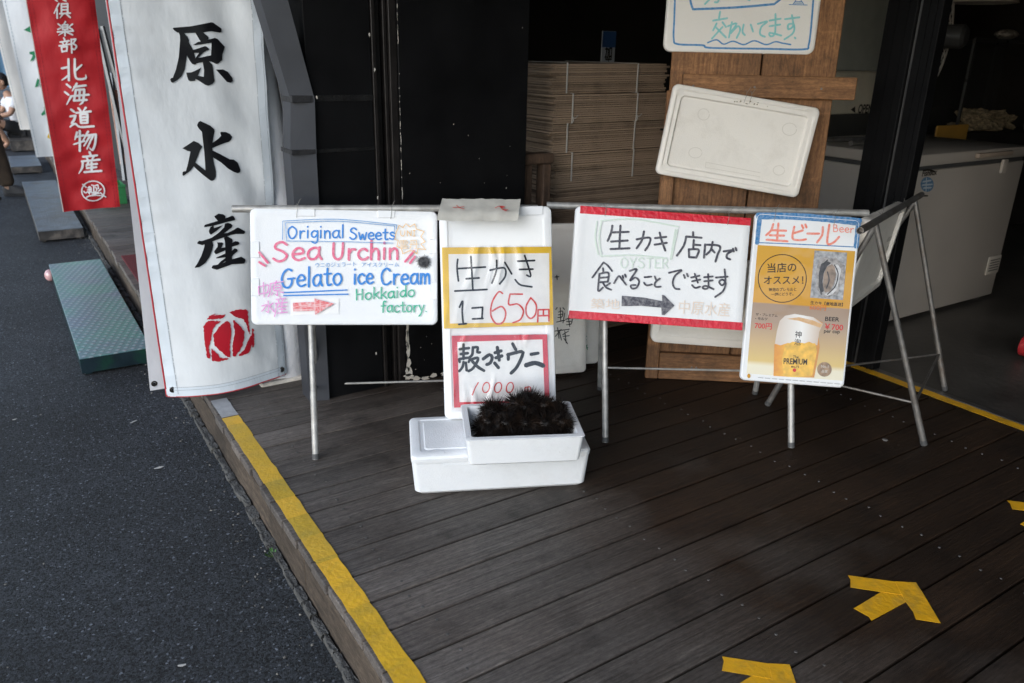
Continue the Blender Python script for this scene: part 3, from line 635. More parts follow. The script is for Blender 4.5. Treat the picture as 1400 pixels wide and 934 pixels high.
P_SAN = [
 [(340,110),(400,72),(465,82),(495,105),(498,140),(520,130),(590,102),(615,112),(638,155),(620,168),(520,190),(330,245),(200,265),(195,245),(210,230),(390,175),(350,130)],
 [(285,262),(330,243),(335,278),(465,235),(380,310),(290,372),(270,350),(262,320)],
 [(490,215),(530,203),(575,215),(598,243),(585,270),(475,352),(530,345),(620,300),(665,270),(690,275),(770,320),(775,345),(755,362),(650,360),(580,375),(470,410),(310,467),(170,520),(100,500),(98,485),(125,455),(160,462),(300,415),(400,345),(480,265)],
 [(200,508),(310,462),(325,520),(310,590),(270,690),(210,775),(130,830),(65,842),(62,832),(100,780),(160,660),(200,540)],
 [(378,480),(450,480),(467,495),(440,560),(500,548),(500,590),(420,625),(360,650),(335,615),(345,595),(385,545),(388,510)],
 [(475,412),(520,392),(590,430),(602,460),(590,490),(590,722),(498,762),(495,560),(490,470)],
 [(585,490),(640,462),(680,470),(697,495),(680,515),(600,540),(582,542)],
 [(585,602),(630,563),(660,575),(672,600),(600,665),(585,692)],
 [(365,695),(500,635),(500,690),(370,708)],
 [(300,835),(320,805),(390,795),(430,750),(505,697),(505,745),(450,775),(590,720),(720,683),(775,715),(782,740),(765,778),(740,782),(590,790),(480,830),(375,868),(310,850)]]
for Z, P in ((Zg, P_GEN), ((9.34, 240, 160), P_SUI), ((10.38, 260, 285), P_SAN)):
    cu = Curved(bn, org, wsurf, 3.08, Z); o = polys(cu, 'lettering', P, M_BRUSH); drape(o, cu)
P_SEAL = [
 [(190,205),(255,195),(400,182),(385,215),(350,235),(165,255)], [(220,190),(300,172),(300,178),(222,196)],
 [(155,285),(180,265),(340,268),(270,330),(235,385),(225,450),(205,550),(190,600),(210,745),(180,745),(160,710),(130,500),(122,330)],
 [(245,470),(260,425),(340,320),(425,268),(465,310),(478,400),(470,480),(458,610),(465,735),(430,730),(350,660),(265,590)],
 [(218,620),(310,690),(330,735),(440,745),(420,765),(300,787),(230,778)],
 [(500,255),(600,340),(645,405),(635,500),(610,600),(530,720),(495,715),(490,600),(510,470),(522,390),(505,330)],
 [(450,155),(560,125),(665,120),(690,150),(690,250),(720,430),(710,440),(670,320),(630,245),(540,220)],
 [(710,480),(735,450),(740,360),(760,370),(770,530),(765,600),(745,605),(735,560),(720,630),(690,680),(575,718),(570,700),(640,640),(690,520)]]
def rough_edges(P, a=7):
    o = []
    for p in P:
        q = []
        for (x0, y0), (x1, y1) in zip(p, p[1:] + p[:1]):
            d = math.hypot(x1 - x0, y1 - y0); n = max(1, int(d / 16))
            for k in range(n):
                t = k / n; q.append((x0 + (x1 - x0) * t + rng.uniform(-a, a) * (k > 0), y0 + (y1 - y0) * t + rng.uniform(-a, a) * (k > 0)))
        o.append(q)
    return o
cu = Curved(bn, org, wsurf, 3.08, (9.34, 265, 410)); o = polys(cu, 'seal', rough_edges(P_SEAL), ink('seal_red', (.42, .012, .025), .0, .4)); drape(o, cu)

# red banner
XR = lambda z: (.317 + .003 * z, .672 + .028 * z)
def rsurf(x, z): return 6.3 + .022 * math.sin((x - .3) * 8 + z * 1.5) + .010 * noise.noise(Vector((x * 7 + z * 3, z * 3, 1))) + .010 * noise.noise(Vector((x * 4 + z * 9, z * 5 - x * 8, 4)))
org = Vector((.5, 6.3, .23)); rb = empty('banner', org); tag(rb, 'long red vinyl banner with white characters and a white circle emblem', 'banner')
cloth('sheet', XR, rsurf, lambda s: .225 + .01 * s, 2.3, 60, 300, banner_mat('red_vinyl', (.44, .012, .018), .55), rb, org)
bm = bmesh.new()
for ins, lf in ((.012, True), (.03, True), (.012, False), (.03, False)):
    pts = [((XR(z)[0] + ins) if lf else (XR(z)[1] - ins), z) for z in [.24 + 2.0 * k / 80 for k in range(81)]]
    for p, q in zip(pts[::1], pts[1::1]): ribbon(bm, [p, (p[0] + (q[0] - p[0]) * .6, p[1] + (q[1] - p[1]) * .6)], .002, 0, lambda x, y, z: Vector((x, rsurf(x, y) - .002, y)) - org, 0)
obj('stitching', bm, ink('red_thread', (.2, .02, .03), 0), rb, calc=False)
bm = bmesh.new()
add_tube(bm, [Vector((XR(z)[0] - .003, rsurf(XR(z)[0], z) + .002, z)) - org for z in [.226 + 2.0 * k / 40 for k in range(41)]], .003, 5)
obj('edge', bm, ink('pale_edge', (.6, .5, .45), 0), rb)
cu = Curved(rb, org, rsurf, 6.3, (5.84, 0, 0)); M_WL = ink('banner_white', (.72, .70, .70), 0, .5)
def dn(L, dy=140 * 5.84): return [[(p[0], p[1] + dy, *p[2:]) for p in l] for l in L]
SMALL = [[(440,-2),(456,9)], [(502,-2),(526,9)],
 [(470,28),(432,106,.6)], [(455,72),(456,146)], [(490,30),(490,106)], [(490,32),(540,30)], [(540,30),(540,104)], [(490,56),(538,53)], [(490,80),(538,78)], [(476,110),(562,105)], [(502,112),(480,142,.5)], [(528,112),(560,140)],
 [(522,174),(506,200,.6)], [(498,200),(500,238)], [(498,200),(540,198)], [(540,198),(538,236)], [(500,218),(538,216)], [(500,236),(538,235)], [(464,192),(486,210)], [(462,236),(490,222,.6)], [(578,193),(552,214,.6)], [(552,222),(578,236)], [(458,256),(586,248)], [(518,238),(518,286)], [(508,256),(470,280,.5)], [(528,256),(578,278)],
 [(508,303),(516,320)], [(480,337),(552,326)], [(497,338),(506,356)], [(537,332),(524,354,.6)], [(472,367),(560,353)], [(490,378),(496,416)], [(490,378),(536,372)], [(536,372),(531,410)], [(496,412),(532,407)], [(568,314),(573,424)], [(568,317),(604,313)], [(604,313),(582,350)], [(582,350),(610,368),(594,396),(578,388)]]
BIG = [[(546,472),(549,642)], [(492,547),(546,535)], [(497,638,.6),(550,600)], [(596,472),(598,590),(618,630),(682,626),(684,602,.5)], [(598,566),(650,520,.7)],
 [(532,674),(562,698)], [(517,735),(546,757)], [(533,832,.5),(568,768)], [(612,667),(578,722,.6)], [(592,694),(684,682)], [(606,716),(590,802)], [(606,718),(672,714)], [(672,714),(662,808),(638,834,.5)], [(570,768),(708,756)], [(588,804),(692,797)], [(636,722),(632,792,.8)]] + dn(
 [[(566,56),(592,76)], [(560,112),(602,105)], [(602,105),(590,140),(572,166)], [(560,194,.7),(598,170),(640,196),(748,190)], [(624,46),(642,66)], [(684,42),(665,66,.6)], [(608,84),(724,71)], [(662,76),(650,96)], [(640,97),(646,166)], [(640,97),(697,93)], [(697,93),(697,164)], [(645,120),(694,117)], [(645,142),(694,140)], [(645,165),(696,163)],
  [(614,238),(598,294,.6)], [(602,276),(668,262)], [(590,334,.7),(670,307)], [(636,226),(636,388)], [(702,232),(662,304,.6)], [(690,264),(764,255)], [(764,255),(757,332),(736,380),(714,362,.5)], [(716,270),(670,346,.6)], [(740,268),(694,370,.6)],
  [(714,396),(722,420)], [(662,434),(774,422)], [(688,436),(699,456)], [(748,428),(735,452,.7)], [(652,470),(794,456)], [(660,470),(655,520),(630,564,.5)], [(704,478),(688,508,.7)], [(690,498),(774,490)], [(692,524),(768,516)], [(730,478),(731,550)], [(672,556),(808,546)]])
strokes(cu, 'lettering', SMALL, 14, M_WL); strokes(cu, 'lettering', BIG, 19, M_WL)
cu.zoom = (18.68, 100, 240)
ell = [(505 + 290 * math.cos(2 * math.pi * k / 40), 390 + 252 * math.sin(2 * math.pi * k / 40)) for k in range(41)]
strokes(cu, 'emblem', [ell, [(235,220),(270,245),(330,300)], [(270,400),(310,440),(370,405)], [(650,390),(705,340)], [(690,430),(760,500),(830,545)], [(330,560),(400,520),(560,500),(720,510)],
    [(370,310),(440,290),(450,410),(380,430)], [(360,360),(460,350)], [(410,270),(410,470)], [(470,240),(560,260),(620,230),(640,330)], [(520,250),(520,400)], [(560,300),(600,330),(590,380)], [(470,430),(640,420)], [(480,470),(660,450)], [(560,400),(555,500)]], 34, M_WL)

# white banner with green characters, further along, and plain ones behind
def far_banner(y, xl, xr, z0, label, mat, zoom=None, seed=0):
    xf = lambda z: (xl[0] + (xl[1] - xl[0]) * (z - z0) / 1.4, xr)
    sf = lambda x, z: y + .02 * math.sin(x * 12 + z * 2 + seed) + .015 * noise.noise(Vector((x * 6, z * 3, seed)))
    og = Vector((xr - .2, y, z0)); r = empty('banner', og); tag(r, label, 'banner')
    cloth('sheet', xf, sf, lambda s: z0, 2.4, 20, 60, mat, r, og); bm = bmesh.new()
    for ins in (.02,):
        pts = [(xf(z)[0] + ins, z) for z in [z0 + .02 + 1.9 * k / 60 for k in range(61)]]
        for p, q in zip(pts, pts[1:]): ribbon(bm, [p, (p[0] + (q[0] - p[0]) * .6, p[1] + (q[1] - p[1]) * .6)], .004, 0, lambda a, b, c: Vector((a, sf(a, b) - .003, b)) - og, 0)
    obj('stitching', bm, ink('thread_blue', (.3, .38, .42), 0), r, calc=False)
    return r, og, sf
r, og, sf = far_banner(8.8, (.296, .262), .66, .318, 'white banner with green writing and a yellow flower, half hidden by red banner', banner_mat('white_vinyl_far', (.72, .74, .75)), seed=2)
cu = Curved(r, og, sf, 8.8, (5.84, 0, 0)); MG = ink('banner_green', (.03, .22, .10), 0)
o = polys(cu, 'lettering', [[(188,240),(240,208),(262,240),(262,268),(215,250)], [(235,415),(290,405),(290,440),(265,480),(240,492),(262,440),(235,432)], [(300,625),(315,640),(300,690),(278,700),(290,650)], [(310,660),(335,690),(340,705),(320,695)], [(350,850),(372,845),(372,905),(335,925),(328,910),(352,880)]], MG); drape(o, cu, .0251)
cu.zoom = (5.84, 0, 140)
o = polys(cu, 'flower', [[(375,280),(400,220),(412,250),(440,240),(440,300),(430,345),(405,330),(415,300)]], ink('flower_yellow', (.65, .42, .03), 0)); drape(o, cu, .0251)
far_banner(11.0, (.261, .19), .56, .38, 'plain off-white banner hanging above the deck edge, farthest of the white ones', banner_mat('cream_vinyl', (.72, .70, .66)), seed=5)
bm = bmesh.new(); nx, nz = 24, 20; g = [[bm.verts.new((-.35 + .06 * 24 / nx * i - .4, .03 * math.sin(i * 1.4), 2.3 * j / nz)) for i in range(nx + 1)] for j in range(nz + 1)]
for j in range(nz):
    for i in range(nx): bm.faces.new((g[j][i], g[j][i + 1], g[j + 1][i + 1], g[j + 1][i]))
bc = obj('curtain', bm, banner_mat('blue_cloth', (.085, .19, .30)), None, True, 80, calc=False); bc.location = (-.12, 16.2, .62); tag(bc, 'blue cloth curtain hanging behind the seated people at far left', 'curtain')
cb = empty('carton', (.05, 12.4, 1.62)); tag(cb, 'brown cardboard carton high at the far left corner above the banners', 'carton')
bm = bmesh.new(); add_box(bm, -.18, .18, -.15, .15, -.1, .3, .006); obj('body', bm, pm('carton_brown', (.36, .25, .15), .8, .15), cb)
bm = bmesh.new(); add_box(bm, -.181, .181, -.152, .152, -.02, -.005); obj('flap_line', bm, pm('carton_tape', (.2, .12, .07), .6), cb)
for k in range(1):
    pp = empty('banner_rail', (.42, 9, 2.36)); tag(pp, 'steel rail overhead along the deck edge carrying the banners', 'rail')
    tube('bar', [(0, -7, 0), (0, 4, 0)], .016, M_STEEL, pp)

# ================================================================== STEPS ON THE STREET
def plate_mat():
    m = bpy.data.materials.new('checker_plate'); m.use_nodes = True; t = m.node_tree; b = t.nodes['Principled BSDF']; L = t.links
    tc = t.nodes.new('ShaderNodeTexCoord')
    def chk(rot, off):
        mp = t.nodes.new('ShaderNodeMapping'); mp.inputs['Rotation'].default_value = (0, 0, R_(rot)); mp.inputs['Scale'].default_value = (1, 1, 1); mp.inputs['Location'].default_value = off; L.new(tc.outputs['Object'], mp.inputs['Vector'])
        br = t.nodes.new('ShaderNodeTexBrick'); br.inputs['Scale'].default_value = 26; br.inputs['Mortar Size'].default_value = .32; br.inputs['Mortar Smooth'].default_value = .3; br.inputs['Brick Width'].default_value = 1.0; br.inputs['Row Height'].default_value = 1.0; br.offset = .5
        br.inputs['Color1'].default_value = br.inputs['Color2'].default_value = (1, 1, 1, 1); br.inputs['Mortar'].default_value = (0, 0, 0, 1); L.new(mp.outputs[0], br.inputs['Vector']); return br
    a = chk(45, (0, 0, 0))
    n = t.nodes.new('ShaderNodeTexNoise'); n.inputs['Scale'].default_value = 5; n.inputs['Detail'].default_value = 6; L.new(tc.outputs['Object'], n.inputs['Vector'])
    r = t.nodes.new('ShaderNodeValToRGB'); r.color_ramp.elements[0].position = .35; r.color_ramp.elements[0].color = (.17, .25, .31, 1); r.color_ramp.elements[1].position = .65; r.color_ramp.elements[1].color = (.12, .33, .28, 1); L.new(n.outputs[0], r.inputs[0])
    mx = t.nodes.new('ShaderNodeMixRGB'); mx.inputs[0].default_value = .35; L.new(r.outputs[0], mx.inputs[1]); mx.inputs[2].default_value = (.46, .52, .56, 1); fm = t.nodes.new('ShaderNodeMath'); fm.operation = 'MULTIPLY'; fm.inputs[1].default_value = .55; L.new(a.outputs[0], fm.inputs[0]); L.new(fm.outputs[0], mx.inputs[0]); L.new(mx.outputs[0], b.inputs['Base Color'])
    b.inputs['Metallic'].default_value = .3; b.inputs['Roughness'].default_value = .35
    bu = t.nodes.new('ShaderNodeBump'); bu.inputs['Strength'].default_value = .8; bu.inputs['Distance'].default_value = .003; L.new(a.outputs[0], bu.inputs['Height']); L.new(bu.outputs[0], b.inputs['Normal'])
    return m
M_PLATE = plate_mat(); M_STEPSIDE = pm('step_side', (.010, .022, .030), .5, .3, 6, .1, 30, spec=.2, dark=(.008, .05, .028), dscale=7, damt=.8)
M_PLATE_D = pm('worn_plate', (.14, .17, .20), .42, .35, 12, .5, 60, metal=.35, dark=(.09, .07, .055), dscale=4, damt=.6)
M_RUST = pm('rusty_side', (.05, .045, .042), .7, .5, 8, .4, 30, dark=(.20, .17, .14), dscale=8, damt=.7)
def step(x0, x1, y0, y1, zt, label, mt, ms):
    r = empty('step', ((x0 + x1) / 2, (y0 + y1) / 2, -.17)); tag(r, label, 'step'); hx, hy, hz = (x1 - x0) / 2, (y1 - y0) / 2, zt + .17
    b = bmesh.new(); add_box(b, -hx, hx, -hy, hy, hz - .006, hz, .002); obj('tread', b, mt, r)
    b = bmesh.new(); add_box(b, -hx + .001, hx - .001, -hy + .002, -hy + .008, .016, hz - .0065); obj('end_plate', b, ms, r); b = bmesh.new(); add_box(b, -hx + .001, hx - .001, hy - .008, hy - .002, .016, hz - .0065); obj('end_plate', b, ms, r)
    b = bmesh.new(); add_box(b, -hx, -hx + .006, -hy + .0085, hy - .0085, .012, hz - .0065); obj('side_plate', b, ms, r); b = bmesh.new(); add_box(b, hx - .006, hx, -hy + .0085, hy - .0085, .012, hz - .0065); obj('side_plate', b, ms, r)
    for sx in (-1, 1):
        for sy in (-1, 1):
            b = bmesh.new(); add_box(b, sx * (hx - .03) - .015, sx * (hx - .03) + .015, sy * (hy - .04) - .015, sy * (hy - .04) + .015, -.001, hz - .007); obj('foot', b, ms, r)
step(.158, .476, 4.04, 6.05, -.075, 'green-blue checker plate step on the road, nearest to the large banner', M_PLATE, M_STEPSIDE)
step(.158, .480, 7.22, 10.0, -.075, 'worn grey metal step with dented open end, below the red banner', M_PLATE_D, M_RUST)
step(.10, .42, 11.3, 12.4, -.075, 'short grey metal step with flaking front, beside the brown trouser leg', M_PLATE_D, M_RUST)
step(.17, .52, 13.7, 14.7, -.005, 'farthest dark low platform that the person in the white t-shirt sits on', M_RUST, M_RUST)
# pink ball beside the first step
b = bmesh.new(); bmesh.ops.create_uvsphere(b, u_segments=20, v_segments=12, radius=.035)
for v in b.verts: v.co.z *= 1.15
pk = obj('ball', b, pm('pink_glass', (.62, .36, .36), .15, .3, 20, 0, spec=.8, coat=.6), None, True, 60); q = onz(70, 384, -.17); pk.location = (q.x, q.y, -.131); tag(pk, 'small shiny pinkish ball lying against the green checker plate step', 'ball')
# red door mat on the deck past the banner
b = bmesh.new(); add_box(b, -.35, .35, -.75, .75, 0, .009, .003); mt = obj('door_mat', b, pm('red_mat', (.13, .018, .022), .95, .3, 60, .6, 160)); mt.location = (.925, 4.97, .0015); tag(mt, 'dark red door mat on the grey deck behind the large white banner', 'door mat')

# folded metal easel & black board between the banners
ez = empty('easel', (.78, 6.9, 0)); tag(ez, 'grey aluminium easel folded against the dark shopfront between red and white banners', 'easel')
M_ALU = pm('aluminium', (.17, .18, .19), .4, .15, 20, 0, metal=.7)
A_ = lambda px, py, y: ony(px, py, y) - Vector((.78, 6.9, 0))
for a, b2 in (((133, 40), (176, 225)), ((140, 36), (186, 210)), ((152, 100), (167, 218))):
    b = bmesh.new(); p, q = A_(*a, 6.9), A_(*b2, 6.75); q = p + (q - p) * 1.25; add_tube(b, [p, q], .016, 4); obj('leg', b, M_ALU, ez)
b = bmesh.new(); p = A_(163, 175, 6.85); add_box(b, p.x - .03, p.x + .03, p.y, p.y + .02, p.z - .28, p.z + .28, .003); obj('board', b, pm('orange_board', (.55, .33, .25), .6, .3, 30, .1, 40), ez)
bp = empty('shop_post', (.86, 6.5, 0)); tag(bp, 'narrow black post rising from the deck beside the red banner', 'post')
b = bmesh.new(); add_box(b, -.035, .035, -.03, .03, 0, 2.3, .004); obj('shaft', b, M_BLACK, bp)
b = bmesh.new(); add_box(b, -.05, .05, -.045, .045, -.002, .012, .002); obj('foot', b, M_BLACK, bp)
gc = empty('crate', (.80, 7.9, 0)); tag(gc, 'small green crate on the deck just right of the red banner foot', 'crate')
b = bmesh.new()
for q in ((-.1, .1, -.15, -.14, 0, .17), (-.1, .1, .14, .15, 0, .17), (-.1, -.09, -.139, .139, 0, .17), (.09, .1, -.139, .139, 0, .17), (-.089, .089, -.139, .139, .002, .01)): add_box(b, *q, .002)
obj('body', b, pm('green_plastic', (.02, .16, .05), .5, .2), gc)
b = bmesh.new(); add_box(b, -.106, .106, -.156, -.1515, .15, .172, .002); obj('rim', b, pm('green_plastic_rim', (.03, .2, .07), .5), gc)

# ================================================================== PEOPLE (far left)
def skinned(name, verts, edges, m, parent, sub=2, root=0):
    me = bpy.data.meshes.new(name); me.from_pydata([v[:3] for v in verts], edges, []); o = bpy.data.objects.new(name, me); COL.objects.link(o)
    sm = o.modifiers.new('skin', 'SKIN'); ss = o.modifiers.new('sub', 'SUBSURF'); ss.levels = sub; ss.render_levels = sub
    for i, v in enumerate(verts):
        s = me.skin_vertices[0].data[i]; r = v[3]; s.radius = r if isinstance(r, tuple) else (r, r); s.use_root = i == root
    nm = bpy.data.meshes.new_from_object(o.evaluated_get(bpy.context.evaluated_depsgraph_get())); bpy.data.objects.remove(o)
    nm.materials.clear(); return link_mesh(name, nm, m, parent, True, 180)
M_SKIN = pm('skin', (.42, .24, .16), .55, .08, 20, 0); M_HAIR = pm('black_hair', (.012, .010, .010), .45, .3, 60, .3, 160)
def head_mesh(parent, c, yaw, m_skin, m_hair, s=1.0):
    """face (a continuous lofted head joined to the body by its neck) and hair cap"""
    b = bmesh.new(); bmesh.ops.create_uvsphere(b, u_segments=24, v_segments=18, radius=1)
    for v in b.verts:
        x, y, z = v.co; f = max(0, -y)
        v.co = Vector((x * .074, y * .095, z * .118))
        if z < -.2: v.co.x *= 1 - .28 * (-z - .2); v.co.y += .01 * z
        v.co.y -= .022 * math.exp(-((x / .16) ** 2 + ((z + .12) / .16) ** 2)) * (y < 0)
        v.co.y += .008 * math.exp(-(((abs(x) - .38) / .16) ** 2 + ((z - .08) / .12) ** 2)) * (y < 0)
        v.co.y -= .006 * math.exp(-((x / .25) ** 2 + ((z + .5) / .1) ** 2)) * (y < 0)
    for sx in (-1, 1):
        r = bmesh.ops.create_uvsphere(b, u_segments=10, v_segments=8, radius=1, matrix=Matrix.Translation((sx * .076, .012, -.01)) @ Matrix.Diagonal((.012, .022, .034, 1)))
    b.transform(Matrix.Translation(c) @ Matrix.Rotation(yaw, 4, 'Z') @ Matrix.Scale(s, 4)); obj('head', b, m_skin, parent, True, 180)
    b = bmesh.new(); bmesh.ops.create_uvsphere(b, u_segments=24, v_segments=18, radius=1)
    for v in b.verts:
        x, y, z = v.co; v.co = Vector((x * .083, y * .104 + .006, z * .125 + .008))
        nn = noise.noise(v.co * 40) * .004; v.co *= 1 + nn * 6
    dl = [v for v in b.verts if (v.co.z < .02 and v.co.y < .0) or v.co.z < -.055 or (v.co.y < -.045 and v.co.z < .055)]
    bmesh.ops.delete(b, geom=dl, context='VERTS'); b.transform(Matrix.Translation(c) @ Matrix.Rotation(yaw, 4, 'Z') @ Matrix.Scale(s, 4)); obj('hair', b, m_hair, parent, True, 180)
    b = bmesh.new()
    for sx in (-1, 1): bmesh.ops.create_uvsphere(b, u_segments=8, v_segments=6, radius=.011, matrix=Matrix.Translation((sx * .030, -.078, .012)))
    b.transform(Matrix.Translation(c) @ Matrix.Rotation(yaw, 4, 'Z') @ Matrix.Scale(s, 4)); obj('eyes', b, pm('eye_dark', (.03, .02, .02), .3), parent, True)
def seated(loc, yaw, label, shirt, shorts, seat_h=.17):
    """sitting low, knees up, facing local -Y; origin under the hips on the ground"""
    r = empty('person', loc, yaw); tag(r, label, 'person'); h = seat_h
    V = [(0, 0, h + .10, (.13, .11)), (0, -.03, h + .30, (.13, .095)), (0, -.06, h + .48, (.155, .10)), (0, -.09, h + .56, (.07, .065)), (0, -.12, h + .64, (.05, .05))]
    E = [(0, 1), (1, 2), (2, 3), (3, 4)]
    for s in (-1, 1):
        k = len(V); V += [(s * .10, -.06, h + .09, .085), (s * .16, -.40, h + .22, .062), (s * .15, -.30, h - .02 + .02, .050), (s * .15, -.25, .10, .036), (s * .15, -.30, .05, .036), (s * .16, -.42, .035, .03)]
        E += [(0, k), (k, k + 1), (k + 1, k + 2), (k + 2, k + 3), (k + 3, k + 4), (k + 4, k + 5)]
        k = len(V); V += [(s * .19, -.07, h + .50, .052), (s * .25, -.17, h + .32, .040), (s * .16, -.36, h + .28, .030), (s * .13, -.43, h + .27, .026)]
        E += [(2, k), (k, k + 1), (k + 1, k + 2), (k + 2, k + 3)]
    skinned('body', V, E, M_SKIN, r)
    head_mesh(r, Vector((0, -.16, h + .76)), 0, M_SKIN, M_HAIR)
    for s in (-1, 1):
        base = Vector((s * .13, -.43, h + .27))
        for f in range(4): tube('finger', [base + Vector((s * (.018 - .012 * f), -.015, .0)), base + Vector((s * (.02 - .013 * f), -.055 + .004 * abs(f - 1), -.012)), base + Vector((s * (.02 - .013 * f), -.082 + .006 * abs(f - 1), -.04))], [.009, .008, .006], M_SKIN, r, 6)
        tube('thumb', [base + Vector((-s * .015, 0, .005)), base + Vector((-s * .04, -.025, 0)), base + Vector((-s * .045, -.05, -.012))], [.010, .009, .007], M_SKIN, r, 6)
        b = bmesh.new(); add_box(b, s * .16 - .045, s * .16 + .045, -.47, -.22, .0, .022, .008); obj('sandal', b, pm('sandal_dark', (.03, .025, .025), .7), r)
        b = bmesh.new(); add_tube(b, [(s * .16 - .045, -.36, .02), (s * .16, -.37, .075), (s * .16 + .045, -.36, .02)], .01, 6); obj('sandal_strap', b, pm('sandal_dark', (.03, .025, .025), .7), r)
    VS = [(0, .0, h + .12, (.145, .125)), (0, -.03, h + .30, (.148, .112)), (0, -.06, h + .48, (.17, .115)), (0, -.08, h + .55, (.09, .085))]; ES = [(0, 1), (1, 2), (2, 3)]
    for s in (-1, 1):
        k = len(VS); VS += [(s * .19, -.07, h + .50, .068), (s * .235, -.14, h + .39, .064)]; ES += [(2, k), (k, k + 1)]
    skinned('shirt', VS, ES, shirt, r)
    VS = [(0, .0, h + .09, (.15, .125))]; ES = []
    for s in (-1, 1):
        k = len(VS); VS += [(s * .10, -.06, h + .09, .10), (s * .145, -.29, h + .18, .09)]; ES += [(0, k), (k, k + 1)]
    skinned('shorts', VS, ES, shorts, r)
    return r
M_TEE = pm('white_tee', (.72, .73, .76), .85, .06, 12, .2, 30); M_BLKCLOTH = pm('black_cloth', (.012, .012, .014), .9, .2, 12, .2, 30)
seated((.36, 14.2, -.17), R_(-78), 'seated person in white t-shirt and black shorts, knees drawn up at the deck edge', M_TEE, M_BLKCLOTH, .20)
seated((-.30, 15.0, -.17), R_(70), 'dark-clothed seated person at the far left edge, facing the white t-shirt', pm('dark_shirt', (.05, .035, .03), .9), M_BLKCLOTH, .42)
def standing(loc, yaw, label):
    r = empty('person', loc, yaw); tag(r, label, 'person')
    V = [(0, 0, .95, (.15, .11)), (0, .0, 1.15, (.135, .10)), (0, 0, 1.36, (.17, .10)), (0, 0, 1.47, (.07, .065)), (0, -.01, 1.55, (.052, .052))]; E = [(0, 1), (1, 2), (2, 3), (3, 4)]
    for s in (-1, 1):
        dy = -.08 * s; k = len(V)
        V += [(s * .09, 0, .88, .095), (s * .105, dy * .6, .50, .062), (s * .11, dy * 1.2 + .02, .28, .055), (s * .11, dy * 1.5 + .03, .10, .038), (s * .115, dy * 1.5 - .02, .045, .04), (s * .12, dy * 1.5 - .15, .035, .034)]
        E += [(0, k), (k, k + 1), (k + 1, k + 2), (k + 2, k + 3), (k + 3, k + 4), (k + 4, k + 5)]
        k = len(V); V += [(s * .21, 0, 1.38, .055), (s * .25, .02, 1.1, .043), (s * .25, -.06, .88, .032), (s * .25, -.09, .80, .028)]; E += [(2, k), (k, k + 1), (k + 1, k + 2), (k + 2, k + 3)]
    skinned('body', V, E, M_SKIN, r); head_mesh(r, Vector((0, -.03, 1.66)), 0, M_SKIN, M_HAIR)
    for s in (-1, 1):
        base = Vector((s * .25, -.09, .80))
        for f in range(4): tube('finger', [base + Vector((0, .02 - .013 * f, -.01)), base + Vector((0, .022 - .014 * f, -.055)), base + Vector((-s * .01, .018 - .014 * f, -.085 + .006 * abs(f - 1)))], [.009, .008, .006], M_SKIN, r, 6)
        tube('thumb', [base + Vector((-s * .005, -.02, .01)), base + Vector((-s * .015, -.045, -.015)), base + Vector((-s * .015, -.05, -.045))], [.010, .009, .007], M_SKIN, r, 6)
    VS = [(0, 0, .96, (.165, .125))]; ES = []
    for s in (-1, 1):
        dy = -.08 * s; k = len(VS); VS += [(s * .09, 0, .86, .112), (s * .105, dy * .6, .50, .092), (s * .11, dy * 1.2 + .02, .28, .085), (s * .112, dy * 1.5 + .02, .09, .078)]; ES += [(0, k), (k, k + 1), (k + 1, k + 2), (k + 2, k + 3)]
    skinned('trousers', VS, ES, pm('brown_trousers', (.075, .050, .032), .9, .25, 9, .5, 14), r)
    VS = [(0, 0, .98, (.16, .12)), (0, 0, 1.15, (.15, .112)), (0, 0, 1.36, (.185, .118)), (0, 0, 1.46, (.09, .08))]; ES = [(0, 1), (1, 2), (2, 3)]
    for s in (-1, 1):
        k = len(VS); VS += [(s * .21, 0, 1.38, .07), (s * .245, .015, 1.16, .06)]; ES += [(2, k), (k, k + 1)]
    skinned('shirt', VS, ES, pm('dark_shirt2', (.03, .03, .035), .9), r)
    for s in (-1, 1):
        dy = -.08 * s; b = bmesh.new(); cy = dy * 1.5 - .06
        lp = []
        for z, gx, gy in ((0, .045, .135), (.03, .05, .14), (.032, .046, .132), (.075, .042, .11), (.11, .04, .055)):
            lp.append([(s * .116 + math.cos(2 * math.pi * k / 18) * gx, cy + (z > .05) * .03 + (z > .1) * .03 + math.sin(2 * math.pi * k / 18) * gy, z) for k in range(18)])
        loft(b, lp); obj('shoe', b, pm('shoe_dark', (.03, .028, .028), .6), r, True)
standing((-.10, 9.62, -.17), R_(75), 'standing person in brown trousers and dark shoes at the left edge')

